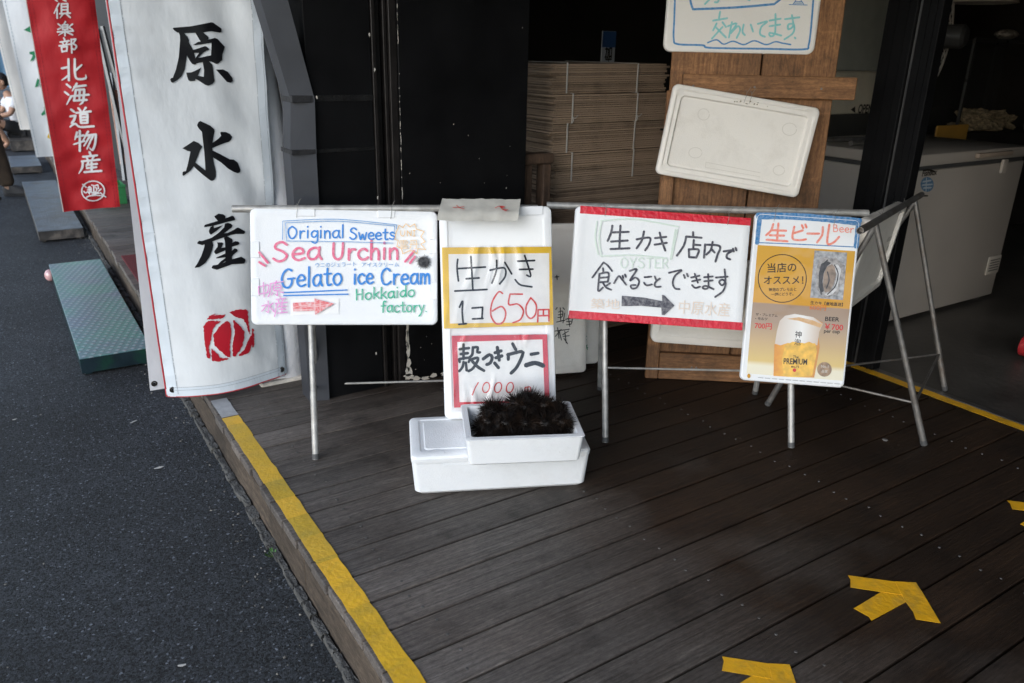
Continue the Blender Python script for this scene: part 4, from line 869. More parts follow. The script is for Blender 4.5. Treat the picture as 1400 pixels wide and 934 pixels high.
# ================================================================== A-FRAME STANDS
def astand(label, barA, barB, fr, bk, tA=.12, tB=.8, rods=(), m=M_STEEL, extra=()):
    """fr/bk: two front and two back feet; legs meet the bar at fractions tA, tB"""
    barA, barB = Vector(barA), Vector(barB); c = (Vector((*fr[0], 0)) + Vector((*bk[1], 0))) / 2; r = empty('sign_stand', c); tag(r, label, 'sign stand')
    pipe('bar', barA - c, barB - c, .0125, .010, m, r)
    tops = [barA.lerp(barB, tA), barA.lerp(barB, tB)]; legs = []
    for (f, g) in ((fr, 1), (bk, -1)):
        for i in (0, 1):
            ft = Vector((*f[i], .0)); tp = tops[i] + Vector((0, 0, -.013)); legs.append((ft, tp))
            b = bmesh.new(); lo = ft.lerp(tp, .28); add_tube(b, [ft - c, lo - c], .0118, 12); add_tube(b, [lo - c, tp - c], .0105, 12); L_ = obj('leg', b, m, r, True, 50)
            b = bmesh.new(); d_ = (tp - ft).normalized(); add_tube(b, [ft - c + d_ * .001, ft - c + d_ * .02], .0128, 12); obj('foot_cap', b, pm('cap_dark', (.06, .06, .06), .6), L_, True, 50)
    for a, ta, b2, tb in rods:
        pa = legs[a][0].lerp(legs[a][1], ta); pb = legs[b2][0].lerp(legs[b2][1], tb); tube('rod', [pa - c, pb - c], .005, m, r, 8)
    return r, tops
B1A, B1B = (.635, 2.724, .832), (1.577, 2.267, .832)
astand('left steel A-frame stand carrying the sea urchin sweets sign and price board', B1A, B1B, [(.75, 2.386), (1.36, 2.10)], [(.943, 2.923), (1.57, 2.62)], .235, .80, rods=[(2, .06, 3, .06), (2, .06, 0, .2), (3, .06, 1, .2)])
B2A, B2B = (1.651, 2.314, .829), (2.618, 1.662, .829)
astand('middle steel A-frame stand carrying the red-taped sign and beer poster', B2A, B2B, [(1.71, 1.968), (2.281, 1.585)], [(2.0, 2.36), (2.55, 1.99)], .18, .76, rods=[(2, .14, 3, .145), (2, .05, 0, .2)])
B3A, B3B = Vector((2.375, 1.525, .815)), Vector((3.29, 1.858, .815))
astand('right dull metal A-frame stand turned sideways with a blank white lid', B3A, B3B, [(2.735, 1.341), (3.311, 1.589)], [(2.505, 1.885), (3.06, 2.14)], .22, .88, rods=[(0, .2, 1, .2), (0, .2, 2, .2), (2, .2, 1, .2)], m=M_STEEL_D)

def lid_thing(name, label, cat, C, yaw, lean, roll, w_, h_, m, **kw):
    M = frame(C, yaw, lean, roll); r = empty(name, mat=M); tag(r, label, cat); bm = lid_mesh(w_, h_, **kw); obj('panel', bm, m, r, True, 30)
    return r, M
def wires(r, M, w_, h_, xs, bar_r=.02):
    for x in xs:
        bm = bmesh.new(); k = rng.uniform(.01, .02); add_tube(bm, [(x, h_ / 2 - .03, .004), (x + .003, h_ / 2 + .0, .006), (x + .002, h_ / 2 + .012, .004), (x, h_ / 2 + .02, -.01), (x - .002, h_ / 2 + .012, -.03)], .0008, 5); add_tube(bm, [(x + .003, h_ / 2 + .01, .005), (x + .012, h_ / 2 + .03, .004), (x + .016, h_ / 2 + .034, 0)], .0007, 5)
        obj('wire_tie', bm, M_WIRE, r)

# ---------------- sign 1: gelato
r1, M1 = lid_thing('sign_board', 'white foam sign in coloured marker about sea urchin gelato, hanging on the left stand', 'sign', (.938, 2.494, .643), -25.1, 17.8, -1.3, .634, .396, M_EPS_S, t=.03, rim=.022, rec=.0015, rad=.02, tabs=False, seed=1)
for q in ((-.315, -.285, .03, .085), (.287, .315, .05, .1), (-.315, -.287, -.1, -.04), (.287, .315, -.11, -.05), (-.16, -.10, .172, .197), (.11, .17, .172, .197)):
    bm = bmesh.new(); add_box(bm, q[0], q[1], q[2], q[3], -.02, .0022, .002); obj('tab', bm, M_EPS_S, r1)
wires(r1, M1, .634, .396, (-.162, .155))
p1 = Plane(r1, M1, -.0004, (4.914, 330, 270))
BLUE = ink('marker_blue', (.03, .22, .62)); LBLUE = ink('marker_thin_blue', (.10, .30, .60), .3); PINK = ink('marker_pink', (.72, .13, .24), .3); VIO = ink('marker_violet', (.72, .26, .58), .35); GRN = ink('marker_green', (.05, .42, .26), .3); ORG = ink('marker_orange', (.80, .45, .12), .3)
hand(p1, 'lettering', [('Original', 312, 274, 692, 272, 50), ('Sweets', 728, 282, 1032, 283, 47)], 11, BLUE)
hand(p1, 'lettering', [('Sea', 213, 428, 535, 412, 80), ('Urchin', 612, 418, 1058, 415, 72)], 17, PINK)
text(p1, 'lettering', [('ウニのジェラート', (498, 470), (770, 462), 1.0), ('アイスクリーム', (808, 468), (1058, 466), 1.0)], LBLUE)
hand(p1, 'lettering', [('Gelato', 268, 607, 678, 588, 76), ('ice', 752, 585, 885, 580, 66), ('Cream', 938, 585, 1268, 580, 68)], 14, BLUE)
strokes(p1, 'underline', [[(278, 640), (480, 632), (710, 622)], [(285, 660), (500, 655), (718, 650)]], 9, BLUE)
hand(p1, 'lettering', [('Hokkaido', 768, 690, 1165, 665, 45), ('factory.', 938, 772, 1252, 768, 44)], 9, GRN)
strokes(p1, 'drawn_box', [[(278, 285), (280, 160)], [(280, 160), (640, 148), (1042, 185)], [(1042, 185), (1042, 215)], [(305, 295), (299, 172)], [(299, 172), (650, 162), (1030, 194)], [(305, 294), (650, 298), (1020, 308)], [(1030, 194), (1026, 250)]], 4.5, LBLUE)
strokes(p1, 'quote_mark', [[(122, 370), (180, 440)], [(122, 435), (160, 460)], [(1160, 360), (1100, 432)], [(1165, 398), (1132, 442)]], 15, PINK)
strokes(p1, 'lettering', [
 [(118,600),(120,650)], [(118,602),(182,590),(178,640)], [(120,650),(178,640)], [(150,572),(155,670)],
 [(195,580),(285,565)], [(200,578),(195,640),(182,668)], [(238,560),(228,585)], [(220,595),(262,590),(262,620),(222,625),(220,595)], [(222,610),(262,605)], [(242,625),(245,660),(232,650)], [(215,640),(205,655)], [(262,635),(285,640)],
 [(182,695),(185,770),(170,765)], [(140,730),(172,722),(150,755),(138,765)], [(215,710),(190,730)], [(190,730),(225,770)],
 [(262,665),(265,680)], [(235,685),(300,678)], [(250,690),(255,705)], [(285,685),(275,702)], [(232,712),(312,705)], [(238,712),(232,770),(225,800)], [(262,720),(250,740)], [(255,735),(305,730)], [(275,715),(275,775)], [(258,752),(300,750)], [(245,778),(312,770)]], 7, VIO)
b = bmesh.new(); poly_into(b, [p1.uv(q) for q in ((330, 683), (655, 676), (655, 782), (332, 792))], .0012, p1.lift); p1.k += 14; obj('paper_strip', b, pm('paper_white', (.80, .80, .80), .5, .03), r1, calc=False)
polys(p1, 'drawn_arrow', [[(348, 708), (492, 702), (492, 678), (530, 690), (625, 714), (545, 760), (498, 788), (494, 760), (350, 766)]], ink('marker_red_scribble', (.70, .16, .17), .75))
strokes(p1, 'drawn_arrow', [[(348, 740), (420, 725), (490, 735), (600, 715)], [(495, 680), (498, 785)], [(530, 690), (532, 770)], [(352, 755), (480, 752)]], 4, ink('marker_pale', (.8, .5, .5), .5))
strokes(p1, 'drawn_burst', [[(1040,240),(1060,190),(1085,205),(1105,178),(1130,200),(1165,180),(1175,215),(1228,230),(1205,265),(1235,300),(1205,315),(1238,352),(1185,345),(1180,380),(1140,355),(1085,380),(1075,345),(1045,330),(1055,290),(1030,285),(1040,240)]], 4.5, ORG, straight=True)
hand(p1, 'lettering', [('UNI', 1068, 262, 1172, 262, 24)], 4.5, ORG)
text(p1, 'lettering', [('雲丹', (1062, 350), (1190, 345), 1.0)], ink('marker_orange_pale', (.82, .56, .3), .3))
b = bmesh.new(); star = []
for k in range(72):
    a = 2 * math.pi * k / 72; rr = (rng.uniform(46, 62) if k % 2 else 34); star.append((1225 + rr * math.cos(a), 435 + rr * .95 * math.sin(a)))
polys(p1, 'drawn_urchin', [star], ink('marker_black', (.018, .018, .022), .12))

# ---------------- sign 3: red-taped
r3, M3 = lid_thing('sign_board', 'white foam sign with red tape along top and bottom and grey handwriting with an arrow', 'sign', pull((1.968, 2.033, .618), .975), -32.0, 17.5, -3.1, .630, .400, M_EPS_S, t=.03, rim=.03, rec=.0015, rad=.018, tabs=False, seed=2)
p3 = Plane(r3, M3, -.0004, (4.671, 760, 270)); w3, h3 = .630, .400
bm = bmesh.new()
add_box(bm, -w3 / 2 + .016, w3 / 2 - .001, h3 / 2 - .026, h3 / 2 + .0012, -.027, .0012, .001); M_RTAPE = pm('red_tape', (.60, .012, .03), .38, .12, 25, .3, 60, coat=.2); obj('red_tape', bm, M_RTAPE, r3); bm = bmesh.new(); add_box(bm, -w3 / 2 + .004, w3 / 2 + .0015, -h3 / 2 - .0012, -h3 / 2 + .027, -.027, .0012, .001)
obj('red_tape', bm, M_RTAPE, r3)
wires(r3, M3, w3, h3, (-.21, .23))
GREY = ink('marker_grey', (.055, .055, .075), .18); PALEG = ink('marker_faded_green', (.62, .72, .64), .3); PALEO = ink('marker_faded_orange', (.78, .66, .56), .3)
strokes(p3, 'lettering', [
 [(360,180),(352,225),(330,278)], [(357,224),(410,222),(465,220)], [(412,180),(408,250),(405,322)], [(352,282),(458,275)], [(348,330),(470,325)],
 [(515,268),(598,258),(594,300),(570,338)], [(562,218),(548,275),(515,325)],
 [(633,260),(704,252)], [(630,302),(708,290)], [(662,225),(675,275),(698,340)],
 [(875,222),(876,250)], [(832,250),(930,258)], [(832,250),(815,310),(772,372)], [(880,272),(876,330)], [(880,302),(922,305)], [(848,332),(850,382)], [(848,332),(910,335),(895,385)], [(850,382),(895,384)],
 [(952,300),(945,385)], [(952,302),(1045,312),(1030,370),(1018,410)], [(1000,285),(988,335),(960,365)], [(992,330),(1012,352)],
 [(1070,345),(1130,338),(1095,360),(1090,385),(1112,396)], [(1130,328),(1135,345)], [(1146,322),(1152,338)]], 14, GREY)
strokes(p3, 'lettering', [
 [(303,415),(270,460),(232,512)], [(303,415),(330,435),(358,470)], [(300,452),(302,475)], [(278,488),(334,482),(330,540)], [(278,487),(272,540),(270,598),(300,575)], [(280,514),(328,510)], [(278,542),(330,538)], [(300,545),(320,575),(352,590)], [(345,548),(325,562)],
 [(370,548),(400,503),(418,520),(448,558)], [(425,500),(430,515)], [(440,492),(446,508)],
 [(470,470),(515,460),(472,530),(505,512),(530,535),(515,575),(485,582),(478,562),(508,560)],
 [(565,510),(608,506)], [(562,545),(578,562),(612,555)], [(630,505),(640,530)], [(662,518),(632,545),(635,570),(668,570)],
 [(720,482),(800,465),(760,500),(745,545),(758,580),(788,586)], [(815,495),(822,515)], [(835,488),(842,505)],
 [(862,512),(915,500)], [(868,536),(920,525)], [(885,488),(905,545)], [(868,560),(888,578),(918,570)],
 [(945,510),(1000,505)], [(945,536),(1000,530)], [(970,490),(972,570),(950,585),(935,575),(955,565),(1005,586)],
 [(1020,512),(1095,506)], [(1075,460),(1080,530),(1060,562),(1040,540),(1062,525),(1082,548),(1065,598),(1015,636)]], 12, GREY)
polys(p3, 'drawn_arrow', [[(420, 628), (560, 640), (678, 662), (675, 622), (690, 624), (755, 690), (692, 752), (674, 750), (672, 704), (540, 692), (418, 694)]], ink('marker_grey_fill', (.075, .075, .095), .3))
strokes(p3, 'drawn_box', [[(262,155),(250,260),(270,365)], [(290,155),(275,260),(290,375)], [(285,150),(500,140),(780,188)], [(285,375),(500,370),(705,388)], [(775,205),(755,300),(735,395)], [(762,205),(730,395)]], 9, PALEG)
hand(p3, 'lettering', [('OYSTER', 412, 450, 722, 452, 40)], 7, PALEG)
text(p3, 'lettering', [('築地', (222, 710), (405, 715), .75)], PALEO); text(p3, 'lettering', [('中原水産', (780, 742), (1105, 762), 1.1)], PALEO)

# ---------------- beer poster
rB, MB_ = lid_thing('beer_sign', 'tall white foam sign with an orange beer poster below blue marker border', 'sign', (2.333, 1.682, .535), -36.6, 16.3, -1.8, .372, .607, M_EPS_S, t=.025, rim=.006, rec=.001, rad=.018, tabs=False, seed=3)
wires(rB, MB_, .372, .607, (-.12, .09))
pB = Plane(rB, MB_, -.001, (3.592, 1000, 280))
strokes(pB, 'drawn_border', [[(132, 60), (300, 62), (470, 74), (625, 92)], [(138, 75), (130, 130), (126, 186)], [(622, 95), (617, 150), (612, 205)], [(130, 50), (300, 52), (470, 64), (630, 78)]], 24, ink('marker_blue_border', (.04, .19, .42), .3))
strokes(pB, 'drawn_border', [[(128, 186), (370, 196), (612, 208)]], 5, ink('marker_blue_border', (.04, .19, .42)))
RSAL = ink('marker_salmon', (.80, .24, .17), .35)
strokes(pB, 'lettering', [[(205,95),(195,125),(170,150)], [(200,125),(268,128)], [(230,92),(224,170)], [(188,150),(258,152)], [(172,172),(275,180)], [(308,108),(300,165),(335,174),(365,170)], [(305,140),(350,126)], [(345,100),(352,115)], [(362,97),(368,112)], [(372,142),(430,142)], [(448,110),(444,150),(420,185)], [(480,98),(470,188),(500,186),(528,158)]], 11, RSAL)
hand(pB, 'lettering', [('Beer', 498, 132, 600, 138, 22)], 4.5, RSAL)
def grad_mat(name, stops, axis=1, lo=-.3, hi=.3, nz=0.0):
    m = bpy.data.materials.new(name); m.use_nodes = True; t = m.node_tree; b = t.nodes['Principled BSDF']; L = t.links
    tc = t.nodes.new('ShaderNodeTexCoord'); sp = t.nodes.new('ShaderNodeSeparateXYZ'); L.new(tc.outputs['Object'], sp.inputs[0]); mr = t.nodes.new('ShaderNodeMapRange'); mr.inputs[1].default_value = lo; mr.inputs[2].default_value = hi
    n = t.nodes.new('ShaderNodeTexNoise'); n.inputs['Scale'].default_value = 60; n.inputs['Detail'].default_value = 4; L.new(tc.outputs['Object'], n.inputs['Vector'])
    ma = t.nodes.new('ShaderNodeMath'); ma.operation = 'MULTIPLY_ADD'; ma.inputs[1].default_value = nz; L.new(n.outputs[0], ma.inputs[0]); L.new(sp.outputs[axis], ma.inputs[2]); L.new(ma.outputs[0], mr.inputs[0])
    r = t.nodes.new('ShaderNodeValToRGB'); L.new(mr.outputs[0], r.inputs[0]); e = r.color_ramp.elements
    e[0].position, e[0].color = stops[0][0], (*stops[0][1], 1); e[1].position, e[1].color = stops[-1][0], (*stops[-1][1], 1)
    for p, c in stops[1:-1]: x = e.new(p); x.color = (*c, 1)
    L.new(r.outputs[0], b.inputs['Base Color']); b.inputs['Roughness'].default_value = .35; b.inputs['Coat Weight'].default_value = .5; b.inputs['Coat Roughness'].default_value = .1
    nb = t.nodes.new('ShaderNodeTexNoise'); nb.inputs['Scale'].default_value = 7; L.new(tc.outputs['Object'], nb.inputs['Vector']); bc_ = t.nodes.new('ShaderNodeBump'); bc_.inputs['Strength'].default_value = .25; bc_.inputs['Distance'].default_value = .05; L.new(nb.outputs[0], bc_.inputs['Height']); L.new(bc_.outputs[0], b.inputs['Coat Normal'])
    return m
b = bmesh.new(); poly_into(b, [pB.uv(q) for q in ((128, 198), (607, 228), (545, 864), (74, 828))], pB.nxt(), pB.lift)
obj('poster', b, grad_mat('poster_print', [(0, (.72, .66, .50)), (.04, (.62, .44, .14)), (.20, (.50, .34, .16)), (.36, (.36, .25, .17)), (.505, (.33, .22, .14)), (.515, (.60, .29, .012)), (1, (.62, .33, .025))], 1, -.245, .20), rB, calc=False)
ring = [(249 + 118 * math.cos(2 * math.pi * k / 40), 362 + 117 * math.sin(2 * math.pi * k / 40)) for k in range(41)]
PBLK = ink('print_black', (.02, .015, .01), 0, .4, .5); PRED = ink('print_red', (.55, .03, .03), 0, .4, .5)
strokes(pB, 'printed_ring', [ring], 4.5, PBLK)
text(pB, 'lettering', [('当店の', (176, 335), (318, 330), 1.0), ('オススメ！', (158, 390), (352, 390), 1.05)], PBLK, .014)
text(pB, 'lettering', [('神泡のプレモルと', (182, 426), (318, 424), 1.1), ('一緒にどうぞ。', (194, 448), (304, 446), 1.0), ('ザ・プレミアム', (118, 545), (225, 552), 1.0), ('・モルツ', (116, 566), (176, 568), 1.0), ('BEER', (458, 570), (528, 574), .9), ('per cup', (452, 634), (530, 638), 1.0), ('生カキ【産地直送】', (386, 490), (545, 500), 1.0)], PBLK, .02)
text(pB, 'lettering', [('700円', (112, 608), (196, 614), 1.0), ('￥700', (455, 612), (546, 618), 1.0)], PRED, .02)
text(pB, 'lettering', [('600円', (382, 517), (462, 521), 1.0)], ink('print_orange', (.62, .16, .03), 0))
# oyster photograph on the poster
b = bmesh.new(); poly_into(b, [pB.uv(q) for q in ((407, 225), (567, 236), (546, 468), (385, 456))], pB.nxt(), pB.lift); obj('oyster_picture', b, pm('foil_grey', (.33, .33, .34), .4, .55, 60, 0, coat=.5), rB, calc=False)
polys(pB, 'oyster_picture', [[(420,300),(432,268),(462,255),(478,266),(510,258),(538,285),(557,300),(548,345),(553,380),(530,405),(522,440),(488,448),(470,462),(440,452),(428,425),(410,408),(420,360),(412,330)]], pm('shell_print', (.30, .28, .27), .4, .55, 70, 0, coat=.5))
polys(pB, 'oyster_picture', [[(428,335),(440,290),(470,278),(490,286),(470,300),(452,335),(446,380),(452,425),(440,432),(426,400)]], pm('shell_dark_print', (.045, .04, .04), .4, .6, 60, 0, coat=.5))
polys(pB, 'oyster_picture', [[(498,300),(520,292),(538,320),(528,365),(520,410),(495,440),(470,448),(456,440),(490,425),(508,385),(516,340)]], pm('shell_pale_print', (.55, .54, .54), .4, .3, 60, 0, coat=.5))
polys(pB, 'oyster_picture', [[(452,340),(468,305),(492,292),(506,305),(512,345),(500,390),(482,425),(458,432),(448,395)]], pm('meat_print', (.26, .19, .14), .4, .45, 45, 0, coat=.5))
strokes(pB, 'oyster_picture', [[(505,296),(522,340),(508,400),(470,440)], [(440,440),(430,380),(438,310),(470,272)], [(470,330),(478,370),(465,410)]], 6, pm('shell_dark_print', (.045, .04, .04)))
# beer glass print
polys(pB, 'beer_picture', [[(205,840),(210,690),(236,570),(262,545),(310,536),(400,552),(448,580),(425,640),(432,700),(405,848),(300,846)]], grad_mat('beer_print', [(0, (.55, .16, .01)), (.3, (.72, .33, .02)), (.55, (.80, .50, .06)), (1, (.55, .22, .03))], 0, -.07, .10, .05))
polys(pB, 'beer_picture', [[(212,682),(222,620),(236,570),(262,545),(310,536),(400,552),(448,585),(430,625),(420,690),(380,672),(330,690),(275,678),(240,690)]], grad_mat('foam_print', [(0, (.60, .52, .45)), (.5, (.78, .76, .73)), (1, (.50, .36, .25))], 0, -.06, .09))
polys(pB, 'beer_picture', [[(270,560),(330,552),(400,568),(446,588),(435,604),(400,592),(330,570)]], ink('rim_print', (.60, .36, .16), .2, .4, .5))
polys(pB, 'beer_picture', [[(262,690),(300,672),(360,680),(410,680),(418,720),(395,840),(255,840),(246,760)]], pm('amber_print', (.74, .42, .04), .35, .22, 45, 0, coat=.5))
text(pB, 'lettering', [('神', (309, 652), (342, 654), 1.0), ('泡', (306, 688), (338, 690), 1.0)], PBLK, .01)
text(pB, 'lettering', [('PREMIUM', (254, 783), (370, 786), 1.45), ("MALT'S", (292, 800), (330, 801), 1.2), ('The', (300, 752), (328, 754), 1.0)], PBLK, .02)
polys(pB, 'printed_badge', [[(455 + 36 * math.cos(2 * math.pi * k / 24), 808 + 36 * math.sin(2 * math.pi * k / 24)) for k in range(24)]], pm('bronze_print', (.28, .17, .09), .35, .4, 60, 0, coat=.5))
text(pB, 'lettering', [('No.1', (438, 800), (474, 802), 1.0), ('品質', (440, 824), (470, 826), 1.0)], ink('print_silver', (.5, .45, .4), 0), .02)
polys(pB, 'printed_badge', [[(308 + 9 * math.cos(2 * math.pi * k / 14), 812 + 9 * math.sin(2 * math.pi * k / 14)) for k in range(14)]], PRED)
polys(pB, 'printed_badge', [[(84 + 8 * math.cos(2 * math.pi * k / 14), 840 + 11 * math.sin(2 * math.pi * k / 14)) for k in range(14)]], ink('print_gold', (.5, .25, .02), 0))
strokes(pB, 'small_print', [[(130 + k * 34, 848 + k * 2.7), (130 + k * 34 + 24, 848 + k * 2.7 + 1.9)] for k in range(12)], 4, ink('print_grey', (.45, .45, .45), .3))

# ---------------- price board (tall lid with two sheets)
r2, M2 = lid_thing('price_board', 'tall white foam board with yellow-framed and red-framed price sheets behind the urchin tray', 'price board', (1.358, 2.168, .506), -27.6, 18.8, 1.0, .389, .728, M_EPS_S, t=.04, rim=.026, rec=.004, rad=.02, tabs=False, seed=4)
for q in ((-.16, -.06), (.055, .165)): bm = bmesh.new(); add_box(bm, q[0], q[1], .333, .364, -.03, .0022, .002); obj('tab', bm, M_EPS_S, r2)
p2 = Plane(r2, M2, .0005, (4.245, 590, 260))
M_SHEET = pm('price_sheet', (.78, .77, .76), .5, .06, 14, .1, 12, coat=.3)
M_YF = pm('yellow_frame', (.72, .45, .008), .4, .08, 14, .05, 30, coat=.3); M_RF = pm('red_frame', (.58, .015, .04), .4, .08, 14, .05, 30, coat=.3)
def sheet(pl, quad, inner, mf):
    b = bmesh.new(); Q = [pl.uv(q) for q in quad]; z = pl.nxt() + .001
    poly_into(b, Q, z, pl.lift); fr_ = obj('price_sheet', b, mf, pl.root, calc=False)
    b = bmesh.new(); poly_into(b, [pl.uv(q) for q in inner], z + .0003, pl.lift); obj('paper', b, M_SHEET, fr_, calc=False); pl.k += 24
sheet(p2, [(60, 333), (695, 329), (708, 782), (72, 804)], [(98, 372), (682, 366), (685, 766), (106, 774)], M_YF)
MB2 = ink('marker_black_blue', (.008, .010, .016), .04, .4); MR2 = ink('marker_red', (.62, .04, .035), .25, .35)
strokes(p2, 'lettering', [[(152,402),(148,450),(156,528)], [(150,456),(312,447)], [(228,385),(234,480),(240,582)], [(200,515),(276,510)], [(135,586),(322,577)],
 [(340,465),(420,452),(428,498),(395,545)], [(378,408),(375,470),(350,540)], [(425,420),(465,487)],
 [(500,413),(598,409)], [(510,461),(588,459)], [(540,380),(575,495),(552,494)], [(485,520),(515,550),(582,562)],
 [(162,680),(180,645),(178,710),(184,778)], [(158,779),(202,775)], [(235,685),(296,680)], [(296,680),(292,745)], [(238,748),(298,745)]], 11, MB2)
strokes(p2, 'lettering', [[(412,600),(388,592),(352,650),(344,725),(375,775),(415,765),(430,712),(405,676),(352,702)], [(455,604),(527,604)], [(455,604),(448,664),(500,662),(532,700),(515,750),(472,770)], [(575,625),(550,670),(550,720),(575,745),(602,720),(606,665),(575,625)], [(618,695),(615,765)], [(618,695),(680,693)], [(680,693),(680,760)], [(648,695),(648,730)], [(617,730),(680,728)]], 9.5, MR2)
p2.zoom = (3.736, 540, 440)
sheet(p2, [(290, 71), (776, 64), (790, 420), (302, 438)], [(318, 103), (752, 90), (764, 398), (330, 410)], M_RF)
strokes(p2, 'lettering', [[(350,115),(350,190)], [(330,140),(378,134)], [(335,165),(372,160)], [(328,190),(330,205)], [(330,190),(380,184),(376,205)], [(350,205),(345,230),(328,252)], [(362,208),(366,248)], [(398,130),(394,168),(380,182)], [(398,132),(422,130),(420,155),(434,156)], [(388,192),(425,186),(400,235),(375,252)], [(392,198),(420,228,1.2),(455,250)]], 14, MB2)
strokes(p2, 'lettering', [[(450,190),(482,168),(496,182),(486,210),(468,218)], [(510,158),(542,148)], [(514,184),(546,174)], [(522,130),(532,196)], [(508,210),(528,234)], [(600,112),(616,142)], [(578,165),(578,192)], [(575,168),(645,152),(650,170),(622,230),(592,262)], [(694,166),(730,160)]], 17, MB2)
strokes(p2, 'lettering', [[(668,222),(715,210),(756,224)]], 23, MB2)
strokes(p2, 'lettering', [[(425,310),(408,340),(395,373)]] + [[(cx + 20 * math.cos(2 * math.pi * k / 10 + .5) + 5 * math.sin(2 * math.pi * k / 10), 335 - 26 * math.sin(2 * math.pi * k / 10 + .5)) for k in range(11)] for cx in (465, 526, 586)] + [[(664,335),(660,378)], [(664,335),(690,334),(690,376)], [(677,335),(677,355)], [(662,355),(690,354)]], 6, MR2)
fm_ = bpy.data.materials.new('clear_film'); fm_.use_nodes = True; t_ = fm_.node_tree; t_.nodes.clear()
fo = t_.nodes.new('ShaderNodeOutputMaterial'); fx = t_.nodes.new('ShaderNodeMixShader'); ft = t_.nodes.new('ShaderNodeBsdfTransparent'); fg = t_.nodes.new('ShaderNodeBsdfGlossy'); fg.inputs['Roughness'].default_value = .12; ff = t_.nodes.new('ShaderNodeFresnel'); ff.inputs[0].default_value = 1.5
t_.links.new(ff.outputs[0], fx.inputs[0]); t_.links.new(ft.outputs[0], fx.inputs[1]); t_.links.new(fg.outputs[0], fx.inputs[2]); t_.links.new(fx.outputs[0], fo.inputs[0])
def film(pl, quad, parent, seed):
    Q = [pl.uv(q) for q in quad]; zf = pl.nxt() + .0015; rr = random.Random(seed); b = bmesh.new(); nx, ny = 110, 60; rid = [(rr.uniform(-.05, 1.05), rr.uniform(.012, .035), rr.uniform(-.25, .25), rr.uniform(.3, 1.0), rr.uniform(0, 1)) for _ in range(16)]; g = []
    for j in range(ny + 1):
        row = []
        for i in range(nx + 1):
            u_, v_ = i / nx, j / ny; p = (Q[0].lerp(Q[1], u_)).lerp(Q[3].lerp(Q[2], u_), v_); h_ = 0
            for c_, w__, dr, am, ph in rid:
                d_ = (u_ - c_ - dr * (v_ - .5) - .04 * math.sin(v_ * 5 + ph * 6)) / w__; h_ += am * math.exp(-d_ * d_) * max(0, math.sin((v_ + ph) * 4.5)) * w__ * .16
            row.append(b.verts.new(pl.lift(p.x, p.y, zf + h_ * 1.0 + .0006 * noise.noise(Vector((u_ * 9, v_ * 5, seed))))))
        g.append(row)
    for j in range(ny):
        for i in range(nx): b.faces.new((g[j][i], g[j + 1][i], g[j + 1][i + 1], g[j][i + 1]))
    return obj('plastic_sleeve', b, fm_, parent, True, 180, calc=False)
sheets_ = [o for o in r2.children if o.name.startswith('price_sheet')]
film(p2, [(286, 66), (780, 60), (795, 424), (298, 443)], sheets_[1], 3)
p2.zoom = (4.245, 590, 260); film(p2, [(56, 325), (700, 322), (712, 786), (68, 808)], sheets_[0], 8)
# paper on top of it
pf = empty('folded_paper', mat=frame((1.325, 2.262, .852), -27, 70, 0)); tag(pf, 'folded off-white newspaper sheet with red print lying on top of the price board', 'paper')
bm = bmesh.new(); nx, ny = 20, 8; gg = [[bm.verts.new((-.135 + .27 * i / nx + .02 * (j / ny), -.055 + .12 * j / ny, .0035 * noise.noise(Vector((i, j, 0)) * .35) + (.002 if i % 5 == 0 else 0) - .05 * (max(0, 2 - j) / 8))) for i in range(nx + 1)] for j in range(ny + 1)]
for j in range(ny):
    for i in range(nx): bm.faces.new((gg[j][i], gg[j][i + 1], gg[j + 1][i + 1], gg[j + 1][i]))
obj('sheet', bm, pm('newsprint', (.50, .48, .43), .8, .1, 20, .1, 40), pf, True, 40, calc=False)
bm = bmesh.new()
for cx, cy in ((-.06, .0), (.075, .01), (.085, -.01)):
    for q in range(5):
        a = rng.uniform(0, 6.28); ribbon(bm, [(cx, cy), (cx + .02 * math.cos(a), cy + .016 * math.sin(a))], .003, 0, lambda x, y, z: Vector((x, y, .0055)), 0)
obj('print', bm, MR2, pf, calc=False)

# ---------------- lid on the right stand
d3 = (B3B - B3A).normalized(); y3 = math.degrees(math.atan2(d3.y, d3.x))
c3 = B3A.lerp(B3B, .545) + Vector((0, 0, -.195))
r4, M4 = lid_thing('foam_board', 'blank aged white foam lid hanging sideways on the right metal stand', 'foam lid', tuple(c3 + Vector((-.02, .035, 0))), y3, -7, -1.5, .60, .37, M_EPS_OLD, t=.045, rim=.028, rec=.014, rad=.015, tabs=False, seed=6)
wires(r4, M4, .6, .37, (-.2, .15))
strokes(Plane(r4, M4, -.014, (2.336, 1120, 240)), 'mould_mark', [[(218, 205), (242, 195)], [(242, 195), (240, 215)], [(216, 232), (235, 222)]], 3, ink('eps_shadow', (.5, .47, .42), 0))

